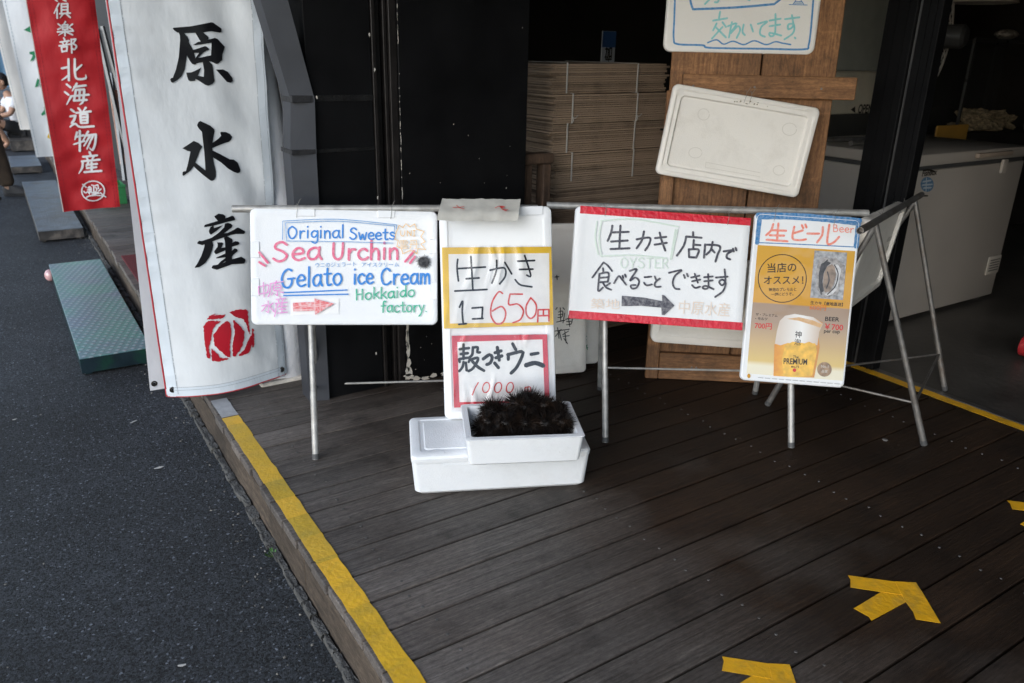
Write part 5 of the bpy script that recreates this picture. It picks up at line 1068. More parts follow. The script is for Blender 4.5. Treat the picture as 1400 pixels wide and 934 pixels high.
# ================================================================== BOXES, TRAY, URCHINS
def eps_box(name, label, C, yaw, w_, d_, h_, inset, m, kind='lidded'):
    r = empty(name, C, R_(yaw)); tag(r, label, 'foam box')
    def L(ins, z, rad): return [(x, y, z) for x, y in rrect(w_ - 2 * ins, d_ - 2 * ins, rad * (.6 if kind == 'lidded' else 1))]
    if kind == 'lidded':
        b = bmesh.new(); loft(b, [L(inset + .012, 0, .03), L(inset, .012, .035), L(inset * .25, h_ * .80, .032)]); obj('body', b, m, r, True, 30)
        b = bmesh.new(); loft(b, [L(inset * .25 - .0008, h_ * .806, .032), L(inset * .2 - .001, h_ * .82, .032), L(0, h_ - .012, .03), L(.004, h_ - .004, .028), L(.012, h_, .024), L(.03, h_, .022), L(.034, h_ - .003, .02), L(.045, h_ - .003, .02), L(.049, h_ + .0005, .018)]); 
        for sx in (-1, 1): add_box(b, sx * w_ * .24 - .05, sx * w_ * .24 + .05, -d_ / 2 + .0025, -d_ / 2 + .010, h_ * .72, h_ * .83, .002)
        add_box(b, -w_ / 2 + .0015, -w_ / 2 + .009, -.045, .045, h_ * .6, h_ * .84, .002)
        lid = obj('lid', b, m, r, True, 30)
    else:
        b = bmesh.new(); t = .022
        loft(b, [L(inset + .006, 0, .012), L(inset, .006, .014), L(.003, h_ - .004, .014), L(0, h_ - .002, .012), L(.003, h_, .012), L(t - .002, h_, .01), L(t, h_ - .003, .01), L(t + .008, .02, .01)]); obj('body', b, m, r, True, 30)
    return r
bx = eps_box('foam_box', 'closed white foam box lying on the deck under the urchin tray', (1.254, 1.999, 0), -24.6, .584, .292, .148, .011, M_EPS)
strokes(Plane(bx, Matrix.Translation((1.254, 1.999, 0)) @ Matrix.Rotation(R_(-24.6), 4, 'Z'), .1485, (3.736, 540, 440)), 'moulded_mark', [[(175, 660), (215, 652), (250, 662), (255, 672)], [(185, 535), (195, 540)]], 5, ink('eps_mark', (.66, .68, .70), 0))
tr = eps_box('foam_tray', 'open white foam tray full of black sea urchins, set on the closed box', (1.264, 1.873, .1495), -26, .372, .262, .095, .012, M_EPS, 'tray')
# sea urchins: three master meshes, many individuals
def urchin_mesh(seed, r0=.026, n=480):
    rr = random.Random(seed); b = bmesh.new(); bmesh.ops.create_icosphere(b, subdivisions=2, radius=r0)
    for v in b.verts: v.co.z *= .75
    for k in range(n):
        z = rr.uniform(-.75, 1); a = rr.uniform(0, 6.283); s = math.sqrt(1 - z * z); d = Vector((s * math.cos(a), s * math.sin(a), z)); d = (d + Vector((rr.uniform(-1, 1), rr.uniform(-1, 1), rr.uniform(-1, 1))) * .25).normalized()
        base = Vector((s * math.cos(a) * r0, s * math.sin(a) * r0, z * r0 * .75)) * .92; ln = rr.choice((rr.uniform(.012, .03), rr.uniform(.02, .042))); tip = base + d * ln; w_ = rr.uniform(.0007, .0013)
        p = d.cross(Vector((.3, .5, .8))).normalized() * w_; q = d.cross(p).normalized() * w_
        v0, v1, v2, v3 = bm_v(b, base + p), bm_v(b, base - p * .5 + q), bm_v(b, base - p * .5 - q), bm_v(b, tip)
        b.faces.new((v0, v1, v3)); b.faces.new((v1, v2, v3)); b.faces.new((v2, v0, v3))
    me = bpy.data.meshes.new('urchin'); b.to_mesh(me); b.free(); return me
def bm_v(b, c): return b.verts.new(c)
M_URC = pm('urchin_black', (.009, .0065, .0055), .5, .5, 60, 0, spec=.22, dark=(.045, .022, .010), dscale=22, damt=.5)
UM = [urchin_mesh(s) for s in (1, 2, 3)]
for me in UM: me.materials.append(M_URC)
TM = Matrix.Translation((1.264, 1.873, .1495)) @ Matrix.Rotation(R_(-26), 4, 'Z')
spots = []
for j, y in enumerate((-.078, -.028, .022, .07)):
    for i in range(6): spots.append((-.128 + .051 * i + .012 * (j % 2), y, .055))
for x, y in ((-.055, .03), (.0, .02), (.05, .03), (.1, .02), (.13, .0), (.02, -.025), (.075, -.03), (-.05, -.03), (.125, -.04), (-.1, -.01)): spots.append((x, y, .100))
for x, y in ((.0, .05), (.045, .06), (.015, .02), (.085, .04), (.03, .075)): spots.append((x, y, .128))
for x, y in ((-.10, .055), (.13, .06), (-.075, .05)): spots.append((x, y, .108))
for k, (x, y, z) in enumerate(spots):
    if z < .06 and y > .06 and -.12 < x < -.04: continue
    o = bpy.data.objects.new('sea_urchin', UM[k % 3]); COL.objects.link(o)
    o.matrix_world = TM @ Matrix.Translation((max(-.118, min(.118, x * .94 + rng.uniform(-.006, .006))) if z < .08 else max(-.13, min(.13, x + rng.uniform(-.006, .006))), max(-.066, min(.066, y * .88 + rng.uniform(-.006, .006))) if z < .08 else y, z + rng.uniform(-.004, .004))) @ Matrix.Rotation(rng.uniform(0, 6.28), 4, 'Z') @ Matrix.Rotation(rng.uniform(-.5, .5), 4, 'X') @ Matrix.Scale(rng.uniform(.8, 1.12), 4)
    tag(o, 'black spiny sea urchin heaped with others in the open foam tray', 'sea urchin', 'sea urchins heaped in the foam tray')

# ================================================================== BEHIND: wooden panel and lids on it
pn = Vector((-.6, -.8, .07)).normalized()
PY = math.degrees(math.atan2(-.6, .8)) ; PYAW = -36.87
MP = frame((2.27, 2.38, 0), PYAW, 4.0, 0)   # local x along panel, y up, z towards viewer
wp = empty('wooden_hoarding', mat=MP); tag(wp, 'brown plank panel with a cross rail leaning behind the signs, lids hung on it', 'hoarding')
def wpart(name, x0, x1, y0, y1, z0, z1, m, parent=wp, bev=.003):
    b = bmesh.new(); add_box(b, x0, x1, y0, y1, z0, z1, bev); return obj(name, b, m, parent)
M_PV = wood_mat('plank_vertical', (.11, .048, .019), (.32, .155, .064), rough=.65, gscale=(30, 1.0, 30), bump=.3)
wpart('plank', .012, .365, .02, 2.1, -.022, 0, M_PV); wpart('plank', .372, .662, .02, 2.1, -.022, 0, M_PV)
wpart('stile', .0, .055, .0, 1.22, .002, .036, M_PV); wpart('bottom_rail', .057, .662, .0, .12, .002, .034, M_PINE_H)
wpart('cross_rail', .058, .735, 1.20, 1.285, .002, .040, M_PINE_H)
bm = bmesh.new()
for x, y in ((.2, .06), (.22, .06), (.5, .06), (.34, 1.24), (.6, 1.24), (.1, 1.24)): bmesh.ops.create_cone(bm, segments=8, radius1=.004, radius2=.004, depth=.003, cap_ends=True, matrix=Matrix.Translation((x, y, .0355 if y < 1 else .0405)))
obj('nail', bm, M_STEEL_D, wp)
rl_, ML = lid_thing('foam_board', 'blank off-white foam lid hung at a tilt below the cross rail of the wooden panel', 'foam lid', (2.475, 2.185, 1.036), -35.8, 5.5, -8.0, .582, .352, M_EPS_OLD, t=.035, rim=.016, rec=.004, rad=.022, tabs=False, seed=9, double=True)
pL = Plane(rl_, ML, -.013, (3.111, 700, 0))
strokes(pL, 'mould_mark', [[(815 + 24 * math.cos(k), 487 + 24 * math.sin(k)) for k in [.3 * i for i in range(21)]], [(825, 690), (1055, 735)], [(822, 712), (1055, 752)], [(825, 690), (822, 712)], [(1135 + 24 * math.cos(k), 725 + 20 * math.sin(k)) for k in [.3 * i for i in range(21)]], [(1180 + 30 * math.cos(k), 550 + 26 * math.sin(k)) for k in [.3 * i for i in range(21)]], [(780 + 28 * math.cos(k), 650 + 22 * math.sin(k)) for k in [.3 * i for i in range(21)]]], 3, ink('eps_mark_old', (.62, .58, .52), 0))
bm = bmesh.new()
for k in range(16): x, y = rng.gauss(0, .05), rng.uniform(.146, .158); bmesh.ops.create_icosphere(bm, subdivisions=1, radius=rng.uniform(.0015, .003), matrix=Matrix.Translation((x, y, .0)))
obj('hole', bm, pm('hole_brown', (.2, .16, .11), .9), rl_); wires(rl_, ML, .582, .352, (-.01, .01))
rt, MT = lid_thing('sign_board', 'white foam sign with turquoise handwriting in a blue line border, highest on the wooden panel', 'sign', (2.549, 2.30, 1.560), -36.6, 4, -.2, .592, .392, eps_mat('foam_cream', (.78, .75, .70), .1), t=.035, rim=.012, rec=.001, rad=.03, tabs=False, seed=10)
pT = Plane(rt, MT, -.001, (3.111, 700, 0)); TQ = ink('marker_turquoise', (.24, .60, .60), .25); BL2 = ink('marker_line_blue', (.06, .24, .50), .2)
strokes(pT, 'drawn_border', [[(695,-60),(690,80),(688,165),(705,188),(810,193),(845,204),(1080,208),(1240,210),(1262,190),(1275,80),(1285,-60)]], 8, BL2)
strokes(pT, 'drawn_border', [[(752,-45),(760,10),(770,40)], [(770,40),(950,32),(1115,18)], [(1115,18),(1150,-12),(1158,-45)]], 9, BL2)
strokes(pT, 'drawn_mark', [[(832,182),(870,170),(900,188),(940,176),(985,190),(1030,174),(1080,190),(1120,178),(1150,184),(1185,190)]], 6, BL2)
strokes(pT, 'lettering', [[(885,50),(880,78)], [(855,88),(915,78)], [(870,100),(855,130)], [(895,95),(910,115)], [(895,115),(850,165)], [(865,115),(910,160)], [(935,95),(922,160)], [(918,112),(950,100),(952,108),(925,145)], [(930,142),(960,112),(970,128),(955,162)], [(985,105),(980,135),(990,150)], [(1015,105),(1025,135)], [(1045,102),(1085,92),(1060,115),(1055,145),(1075,157)], [(1095,88),(1142,80)], [(1095,112),(1140,105)], [(1120,60),(1118,140),(1100,155),(1095,140),(1145,152)], [(1160,82),(1222,74)], [(1190,65),(1195,110),(1175,125),(1175,105),(1198,105),(1195,140),(1158,168)], [(1202,160),(1205,164)], [(850,-12),(820,18)], [(880,-22),(876,8),(862,10)], [(900,-10),(960,-14)], [(990,-10),(1010,2)]], 8, TQ)
strokes(pT, 'drawn_mark', [[(1178,20),(1255,22)], [(1215,-10),(1195,18)], [(1220,-10),(1240,18)], [(1205,8),(1232,8)], [(1200,14),(1236,14)]], 3, BL2)
lid_thing('foam_board', 'white foam lid behind the red-taped sign, only its lower edge showing', 'foam lid', (2.385, 2.06, .405), -37, 5, -1.5, .58, .36, M_EPS_OLD, t=.05, rim=.03, rec=.004, rad=.025, tabs=False, seed=12)

# ---- two foam lids standing behind the price board
ra, MA = lid_thing('foam_board', 'white foam lid with upside-down black writing, standing behind the price board', 'foam lid', (1.885, 2.61, .345), -20, 8, 0, .36, .66, M_EPS_OLD, t=.05, rim=.03, rec=.003, rad=.02, tabs=False, seed=14)
pA = Plane(ra, MA, -.003, (4.061, 740, 300)); BLK = ink('marker_black2', (.02, .02, .02), .15)
strokes(pA, 'lettering', [[(135,555),(170,550),(165,580),(140,585)], [(140,568),(168,565)], [(150,545),(158,595)], [(85,570),(130,560)], [(130,520),(120,575)], [(95,515),(118,510),(115,540),(92,545)], [(95,530),(116,526)], [(105,490),(108,565)], [(80,500),(88,490)], [(120,490),(128,500)], [(75,620),(155,610)], [(90,600),(98,660)], [(78,650),(110,610)], [(100,625),(112,670)], [(130,620),(138,685)], [(120,650),(155,645)], [(125,660),(145,690)], [(118,640),(150,620)], [(75,320),(98,318)], [(85,310),(88,335)]], 5, BLK)
rb2, MB3 = lid_thing('foam_board', 'white foam lid with small green writing, tucked behind the black-written one', 'foam lid', (2.00, 2.665, .335), -20, 8, 0, .36, .64, M_EPS_OLD, t=.045, rim=.03, rec=.003, rad=.02, tabs=False, seed=15)
pBk = Plane(rb2, MB3, -.003, (4.061, 740, 300)); strokes(pBk, 'lettering', [[(230,640),(248,635)], [(228,655),(252,650)], [(238,630),(242,665)], [(230,675),(250,668)], [(232,560),(234,580)], [(230,590),(236,610)], [(228,705),(255,698)], [(232,720),(258,712)], [(240,695),(246,725)], [(250,700),(256,722)]], 5, ink('marker_green2', (.02, .25, .10), .2)); strokes(pBk, 'lettering', [[(213, 675), (216, 720)], [(213, 745), (228, 755)]], 4, MR2)

# ---- bundles of flattened cartons
def card_mat():
    m = bpy.data.materials.new('corrugated_card'); m.use_nodes = True; t = m.node_tree; b = t.nodes['Principled BSDF']; L = t.links
    tc = t.nodes.new('ShaderNodeTexCoord'); at = t.nodes.new('ShaderNodeAttribute'); at.attribute_name = 'rnd'
    wv = t.nodes.new('ShaderNodeTexWave'); wv.wave_type = 'BANDS'; wv.bands_direction = 'X'; wv.inputs['Scale'].default_value = 42; wv.inputs['Distortion'].default_value = .6; L.new(tc.outputs['Object'], wv.inputs['Vector'])
    n = t.nodes.new('ShaderNodeTexNoise'); n.inputs['Scale'].default_value = 9; n.inputs['Detail'].default_value = 6; L.new(tc.outputs['Object'], n.inputs['Vector'])
    a = t.nodes.new('ShaderNodeMath'); a.operation = 'MULTIPLY_ADD'; a.inputs[1].default_value = .35; L.new(wv.outputs['Fac'], a.inputs[0]); L.new(n.outputs[0], a.inputs[2])
    a2 = t.nodes.new('ShaderNodeMath'); a2.operation = 'MULTIPLY_ADD'; a2.inputs[1].default_value = .5; L.new(at.outputs['Fac'], a2.inputs[0]); L.new(a.outputs[0], a2.inputs[2])
    r = t.nodes.new('ShaderNodeValToRGB'); r.color_ramp.elements[0].position = .3; r.color_ramp.elements[0].color = (.060, .040, .027, 1); r.color_ramp.elements[1].position = 1.0; r.color_ramp.elements[1].color = (.30, .215, .15, 1); L.new(a2.outputs[0], r.inputs[0]); L.new(r.outputs[0], b.inputs['Base Color'])
    b.inputs['Roughness'].default_value = .85; b.inputs['Specular IOR Level'].default_value = .2
    bu = t.nodes.new('ShaderNodeBump'); bu.inputs['Strength'].default_value = .4; bu.inputs['Distance'].default_value = .003; L.new(wv.outputs['Fac'], bu.inputs['Height']); L.new(bu.outputs[0], b.inputs['Normal'])
    return m
M_CARD = card_mat(); M_STRAP = pm('white_strap', (.36, .34, .31), .4, .1, 20, 0)
names_ = ['topmost bundle of flattened cartons in the stack, tied with white string', 'second bundle from the top of the carton stack, string knotted at its right', 'third bundle from the top of the carton stack', 'fourth bundle from the top of the carton stack', 'fifth bundle from the top of the carton stack', 'sixth bundle from the top of the carton stack', 'seventh bundle from the top, low in the carton stack', 'eighth bundle from the top, low in the carton stack', 'second lowest bundle of the carton stack', 'lowest bundle of flattened cartons, resting on the deck']
zt = 1.312; nb = 10; hb = (zt - .004) / nb
for k in range(nb):
    z0 = zt - (k + 1) * hb; dx = (0, .018, .012, .02, .028, .03, .02, .03, .02, .01)[k] * (1 if k else 0); yf = 2.95 + (.012, 0, .006, .0, .004, .008, .0, .005, 0, .006)[k]
    r = empty('carton_bundle', (2.45, 3.2, z0)); tag(r, names_[k], 'carton bundle', 'bundles of flattened cartons')
    b = bmesh.new(); rl2 = b.loops.layers.float_color.new('rnd'); ns = 13; th = (hb - .002) / ns; tilt = rng.uniform(-.014, .014)
    for j in range(ns):
        before = set(b.faces); jx, jy = rng.gauss(0, .009), rng.uniform(-.006, .004)
        nseg = 12
        x0, x1 = -.335 + dx + jx - (.02 if j % 3 == 0 and rng.random() < .5 else 0), .345 + dx + jx
        add_box(b, x0, x1, yf - 3.2 + jy, .33 + jy, j * th + .0005, (j + 1) * th - .0012)
        c = rng.random()
        for f in b.faces:
            if f not in before:
                for l in f.loops: l[rl2] = (c, c, c, 1)
    for v in b.verts: v.co.z += tilt * v.co.x
    obj('sheets', b, M_CARD, r)
    for xs in ((-.255 + .03 * k % .05, .16) if k < 4 else (-.24,) if k in (6, 8) else ()):
        b = bmesh.new(); yy = yf - 3.2 - .0075; add_box(b, xs - .004, xs + .004, yy, yy + .003, .0, hb, .0008); add_box(b, xs - .004, xs + .004, yy, .335, hb - .0005, hb + .0012, .0004)
        if k == 1: add_tube(b, [(xs, yy, .03), (xs + .012, yy - .004, .022), (xs + .03, yy - .002, .035)], .0018, 5); add_tube(b, [(xs, yy, .03), (xs + .006, yy - .004, .012), (xs - .01, yy - .002, .0)], .0018, 5)
        obj('string', b, M_STRAP, r)
# flattened piece on the deck behind stand 2
# wooden trestle beside the stack
ws = empty('wooden_trestle', (2.02, 2.91, 0)); tag(ws, 'dark worn timber trestle end squeezed between black wall and carton stack', 'trestle')
M_OLDW = wood_mat('dark_timber', (.03, .018, .012), (.11, .065, .04), rough=.8, gscale=(20, 20, 2), bump=.6)
b = bmesh.new(); add_box(b, -.115, .05, -.055, .02, .89, .935, .006); obj('beam', b, M_OLDW, ws)
for x in (-.08, .022):
    b = bmesh.new(); add_box(b, x - .022, x + .022, -.045, .015, 0, .889, .005); obj('leg', b, M_OLDW, ws)
# narrow blue-white sign in the dark behind
ns_ = empty('notice', (2.66, 4.1, 1.30)); q = ony(832, 66, 4.1); ns_.location = q; tag(ns_, 'narrow upright notice, blue above white with black characters, in the dark behind the cartons', 'notice')
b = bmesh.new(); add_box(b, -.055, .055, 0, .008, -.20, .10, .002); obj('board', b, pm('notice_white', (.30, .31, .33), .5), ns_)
b = bmesh.new(); add_box(b, -.054, .054, -.002, -.0005, .005, .098); obj('blue_panel', b, pm('notice_blue', (.02, .06, .16), .5), ns_)
pN = Plane(ns_, Matrix.Translation(q) @ Matrix(((1, 0, 0, 0), (0, 0, -1, 0), (0, 1, 0, 0), (0, 0, 0, 1))), 0, (3.111, 700, 0))
class Vert(Plane):
    def lift(s, x, y, z): return Vector((x, -.001 - z, y))
pN.__class__ = Vert
text(pN, 'lettering', [('加', (392, 250), (424, 250), 1.2)], PBLK, .03); text(pN, 'lettering', [('工', (392, 285), (424, 285), 1.0)], PBLK, .03)

# ================================================================== SHOP INTERIOR (right)
df = empty('door_frame', (3.25, 2.0, 0)); tag(df, 'black aluminium door posts standing at the edge of the shop, right of the wooden panel', 'door frame')
for y0, y1 in ((1.884, 1.972), (1.992, 2.125)):
    b = bmesh.new(); add_box(b, -.03, .03, y0 - 2.0, y1 - 2.0, .0065, 2.345, .003)
    for q in (.25, .6): add_box(b, -.034, -.0302, y0 - 2.0 + (y1 - y0) * q, y0 - 2.0 + (y1 - y0) * q + .006, .0065, 2.345)
    obj('post', b, M_BLACK, df)
b = bmesh.new(); add_box(b, -.012, .004, -.0265, -.0095, .0065, 2.345); obj('glazing_bead', b, pm('bead_grey', (.10, .10, .10), .4, .1, metal=.5), df)
# chest freezer
fz = empty('chest_freezer', (4.41, 2.65, 0)); tag(fz, 'white chest freezer inside the dark shop, round blue sticker on its front', 'freezer')
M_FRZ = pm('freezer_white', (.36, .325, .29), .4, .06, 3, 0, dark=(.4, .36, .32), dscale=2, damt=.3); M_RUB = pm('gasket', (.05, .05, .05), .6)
def fpart(name, q, m, bev=.006, parent=fz): b = bmesh.new(); add_box(b, *q, bev, seg=2); return obj(name, b, m, parent, True, 40)
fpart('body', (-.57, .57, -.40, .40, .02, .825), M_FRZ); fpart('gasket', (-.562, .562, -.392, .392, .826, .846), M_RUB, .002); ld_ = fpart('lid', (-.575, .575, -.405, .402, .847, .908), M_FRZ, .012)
fpart('handle', (.0, .36, -.432, -.406, .868, .893), pm('handle_brown', (.30, .24, .19), .5), .006, ld_); fpart('latch', (.30, .35, -.42, -.404, .77, .845), M_FRZ, .004)
fpart('vent', (.42, .565, -.408, -.401, .16, .27), pm('vent_grey', (.42, .38, .33), .5), .004)
b = bmesh.new()
for k in range(5): add_box(b, .44, .548, -.4095, -.4082, .18 + .016 * k, .186 + .016 * k)
obj('vent_slot', b, M_RUB, fz)
for x in (-.5, .5):
    for y in (-.34, .34): b = bmesh.new(); add_tube(b, [(x, y, -.004), (x, y, .022)], .025, 12); obj('caster', b, M_RUB, fz)
class VertF(Plane):
    def lift(s, x, y, z): return Vector((x, -.4012 - z, y))
pF = VertF(fz, Matrix.Translation((4.41, 2.65 - .40, 0)) @ Matrix(((1, 0, 0, 0), (0, 0, -1, 0), (0, 1, 0, 0), (0, 0, 0, 1))), 0, (3.22, 1100, 0))
polys(pF, 'sticker', [[(538 + 29 * math.cos(2 * math.pi * k / 20), 812 + 33 * math.sin(2 * math.pi * k / 20)) for k in range(20)]], ink('sticker_blue', (.05, .14, .25), .2))
strokes(pF, 'sticker', [[(520,800),(555,795)], [(518,815),(560,812)], [(522,828),(556,826)], [(535,785),(533,840)]], 4, ink('sticker_pale', (.4, .45, .5), 0))
text(pF, 'lettering', [('Fishbox', (514, 778), (580, 770), 1.0)], PBLK, .03)
strokes(pF, 'lettering', [[(522, 752), (545, 748), (572, 756)], [(514, 862), (540, 862)]], 4, PBLK)
# hose loop on the lid
hp = tube('pipe_loop', [(-.54, .05, .93), (-.1, -.02, .925), (.0, -.05, .925), (.03, -.10, .925), (-.03, -.14, .925), (-.54, -.12, .928)], .014, M_STEEL_D, None); hp.location = (4.41, 2.75, 0); tag(hp, 'bent dark metal pipe lying on the freezer lid', 'pipe')
# ochre card behind freezer
oc = empty('ochre_board', (4.95, 3.10, 0)); q = ony(1302, 182, 3.1); oc.location = (q.x, q.y, .72); tag(oc, 'ochre yellow board standing upright behind the freezer', 'board')
b = bmesh.new(); add_box(b, -.20, .20, 0, .012, 0, q.z - .72 + .055, .002); obj('panel', b, pm('ochre', (.40, .22, .04), .6), oc)
b = bmesh.new(); add_box(b, -.18, -.14, .0125, .03, -.02, .2, .002); add_box(b, .14, .18, .0125, .03, -.02, .2, .002); obj('batten', b, M_OLDW, oc)
# tall pale cabinet with OPEN sign
cbn = empty('cabinet', (5.52, 3.75, 0)); tag(cbn, 'tall pale grey cabinet behind the door posts, lower strip reading OPEN with an arrow', 'cabinet')
b = bmesh.new(); add_box(b, -.36, .36, 0, .5, 0, 1.0, .01); obj('base', b, pm('cabinet_dark', (.06, .06, .055), .5), cbn)
q0, q1 = ony(1147, 97, 3.75), ony(1147, 156, 3.75)
b = bmesh.new(); add_box(b, -.36, .40, -.02, .5, q1.z, q0.z - .003, .008); obj('sign_panel', b, pm('cabinet_cream', (.62, .58, .48), .5, .08), cbn)
b = bmesh.new(); add_box(b, -.34, .40, 0, .5, q0.z, 2.2, .008); obj('door', b, pm('cabinet_grey', (.36, .38, .35), .5, .1), cbn)
class VertC(Plane):
    def lift(s, x, y, z): return Vector((x, -.0215 - z, y))
pC = VertC(cbn, Matrix.Translation((5.52, 3.73, 0)) @ Matrix(((1, 0, 0, 0), (0, 0, -1, 0), (0, 1, 0, 0), (0, 0, 0, 1))), 0, (3.22, 1100, 0))
text(pC, 'lettering', [('OPEN', (232, 500), (292, 500), 1.35)], PBLK, .025); polys(pC, 'drawn_arrow', [[(202, 483), (222, 468), (222, 498)]], PBLK)
# fan
fn = empty('electric_fan', (4.55, 2.98, 0)); q = ony(1279, 50, 2.98); fn.location = (q.x, q.y, 0); tag(fn, 'large grey electric fan seen edge-on beside the door posts', 'fan')
M_FAN = pm('fan_grey', (.50, .47, .43), .4, .1, metal=.2); zc = q.z; TF = Matrix.Translation((0, 0, zc)) @ Matrix.Rotation(R_(103), 4, 'Z') @ Matrix.Rotation(R_(90), 4, 'Y')
b = bmesh.new()
for rr, hh in ((.30, 0), (.30, .10), (.24, .115), (.17, .125), (.10, .13), (.24, -.015), (.17, -.025), (.10, -.03)): add_tube(b, [(rr * math.cos(2 * math.pi * k / 36), rr * math.sin(2 * math.pi * k / 36), hh) for k in range(37)], .004, 5)
for k in range(30):
    c, s = math.cos(2 * math.pi * k / 30), math.sin(2 * math.pi * k / 30); add_tube(b, [(.07 * c, .07 * s, .13), (.2 * c, .2 * s, .122), (.30 * c, .30 * s, .10), (.30 * c, .30 * s, 0), (.2 * c, .2 * s, -.02), (.07 * c, .07 * s, -.03)], .002, 4)
b.transform(TF); obj('guard', b, M_FAN, fn, True)
for k in range(3):
    b = bmesh.new(); a = 2.09 * k; pts = [(.04, -.02), (.12, -.09), (.22, -.08), (.25, .0), (.2, .07), (.1, .05), (.04, .02)]
    fs = [b.verts.new((x, y, .05 + .25 * y)) for x, y in pts]; b.faces.new(fs); r_ = bmesh.ops.extrude_face_region(b, geom=b.faces[:]); bmesh.ops.translate(b, vec=(0, 0, .004), verts=[v for v in r_['geom'] if isinstance(v, bmesh.types.BMVert)])
    b.transform(TF @ Matrix.Rotation(a, 4, 'Z')); obj('blade', b, pm('blade', (.16, .16, .16), .3), fn)
b = bmesh.new(); add_tube(b, [(0, 0, -.18), (0, 0, -.16), (0, 0, -.04), (0, 0, .08), (0, 0, .10)], [.05, .07, .07, .05, .02], 16); b.transform(TF); obj('motor', b, pm('motor_dark', (.04, .04, .04), .5), fn, True)
tube('pole', [(-.1, -.04, .03), (-.1, -.04, zc)], .018, M_FAN, fn); b = bmesh.new(); add_tube(b, [(-.1, -.04, -.004), (-.1, -.04, .02), (-.1, -.04, .045)], [.2, .19, .04], 24); obj('base', b, M_FAN, fn, True)
# display case with oysters
dc = empty('display_case', (6.85, 3.4, 0)); tag(dc, 'dark glass-fronted display case at the back of the shop behind the oysters', 'display case')
b = bmesh.new(); add_box(b, -.75, .9, -.05, .6, 0, .82, .01); obj('cabinet', b, M_DARKWALL, dc)
b = bmesh.new()
for q in ((-.52, -.50, .0, .02, .822, 1.50), (.55, .57, .0, .02, .822, 1.50), (-.52, .57, .0, .02, 1.50, 1.525), (-.52, .57, .38, .40, 1.50, 1.525), (-.52, -.50, .38, .40, .822, 1.50), (.55, .57, .38, .40, .822, 1.50)): add_box(b, *q)
obj('frame', b, pm('case_frame', (.03, .03, .03), .3, spec=.6), dc)
gm = bpy.data.materials.new('case_glass'); gm.use_nodes = True; gb = gm.node_tree.nodes['Principled BSDF']; gb.inputs['Base Color'].default_value = (.05, .05, .05, 1); gb.inputs['Roughness'].default_value = .06; gb.inputs['Alpha'].default_value = .35
b = bmesh.new(); add_box(b, -.50, .55, .29, .294, .825, 1.498); obj('glass', b, gm, dc)
b = bmesh.new()
for rr, x in ((.08, .3),): bmesh.ops.create_icosphere(b, subdivisions=2, radius=rr, matrix=Matrix.Translation((x, .2, 1.54 + rr * .4)) @ Matrix.Diagonal((1.6, 1, .5, 1)))
obj('foil', b, pm('crumpled_foil', (.35, .33, .3), .3, .6, 40, 1, 60, metal=.6), dc)
def oyster_mesh(seed):
    rr = random.Random(seed); b = bmesh.new(); bmesh.ops.create_icosphere(b, subdivisions=3, radius=1)
    for v in b.verts:
        d = v.co.copy(); n_ = noise.noise(d * 2.2 + Vector((seed * 7, 0, 0))) * .35 + noise.noise(d * 6 + Vector((seed, 3, 0))) * .22
        v.co = Vector((d.x * .085, d.y * .055, d.z * .026)) * (1 + n_)
    me = bpy.data.meshes.new('oyster'); b.to_mesh(me); b.free(); return me
OM = [oyster_mesh(s) for s in range(3)]; MO = pm('oyster_shell', (.24, .185, .11), .8, .7, 30, .8, 50)
for me in OM: me.materials.append(MO)
for k in range(26):
    o = bpy.data.objects.new('oyster', OM[k % 3]); COL.objects.link(o); lv = k // 10; px = (-.30 + .075 * (k % 10) if lv == 0 else -.24 + .07 * (k % 10) if lv == 1 else -.16 + .07 * (k % 6))
    o.location = (6.75 + px * 1.15 + .1, 3.52 + rng.uniform(-.09, .06), .85 + .045 * lv + rng.uniform(0, .012)); o.rotation_euler = (rng.uniform(-.7, .7), rng.uniform(-.6, .6), rng.uniform(0, 6.28)); s = rng.uniform(.85, 1.2); o.scale = (s, s, s)
    tag(o, 'rough brown oyster piled with others on the counter of the display case', 'oyster', 'oysters piled on the counter')
# lamp shade
lp_ = empty('lamp_shade', (0, 0, 0)); q = ony(1343, 4, 3.1); lp_.location = q; tag(lp_, 'wide cream dish lamp shade hanging unlit above the freezer', 'lamp')
b = bmesh.new(); n = 32; lp2 = []
for rr, z in ((.03, .14), (.10, .12), (.18, .06), (.215, .0), (.205, .0), (.17, .05), (.09, .105), (.02, .125)): lp2.append([(rr * math.cos(2 * math.pi * k / n), rr * math.sin(2 * math.pi * k / n), z) for k in range(n)])
loft(b, lp2, True, True); obj('shade', b, pm('lamp_cream', (.55, .50, .40), .4), lp_, True, 40); tube('cord', [(0, 0, .141), (0, 0, 2.345 - q.z)], .004, M_BLACK, lp_, 6)
# red disc at the right border
q = onz(1401, 489, 0); rd = empty('round_tin', (q.x, q.y, 0)); tag(rd, 'small round red tin with pale rim lying on the dark shop floor', 'tin')
b = bmesh.new(); add_tube(b, [(0, -.02, .06), (0, .02, .06)], .052, 24); obj('disc', b, pm('red_plastic', (.35, .02, .025), .4), rd, True)
b = bmesh.new(); add_tube(b, [(.056 * math.cos(2 * math.pi * k / 24), -.02, .06 + .056 * math.sin(2 * math.pi * k / 24)) for k in range(25)], .006, 6); obj('rim', b, pm('pale_rim', (.4, .36, .34), .4), rd, True)

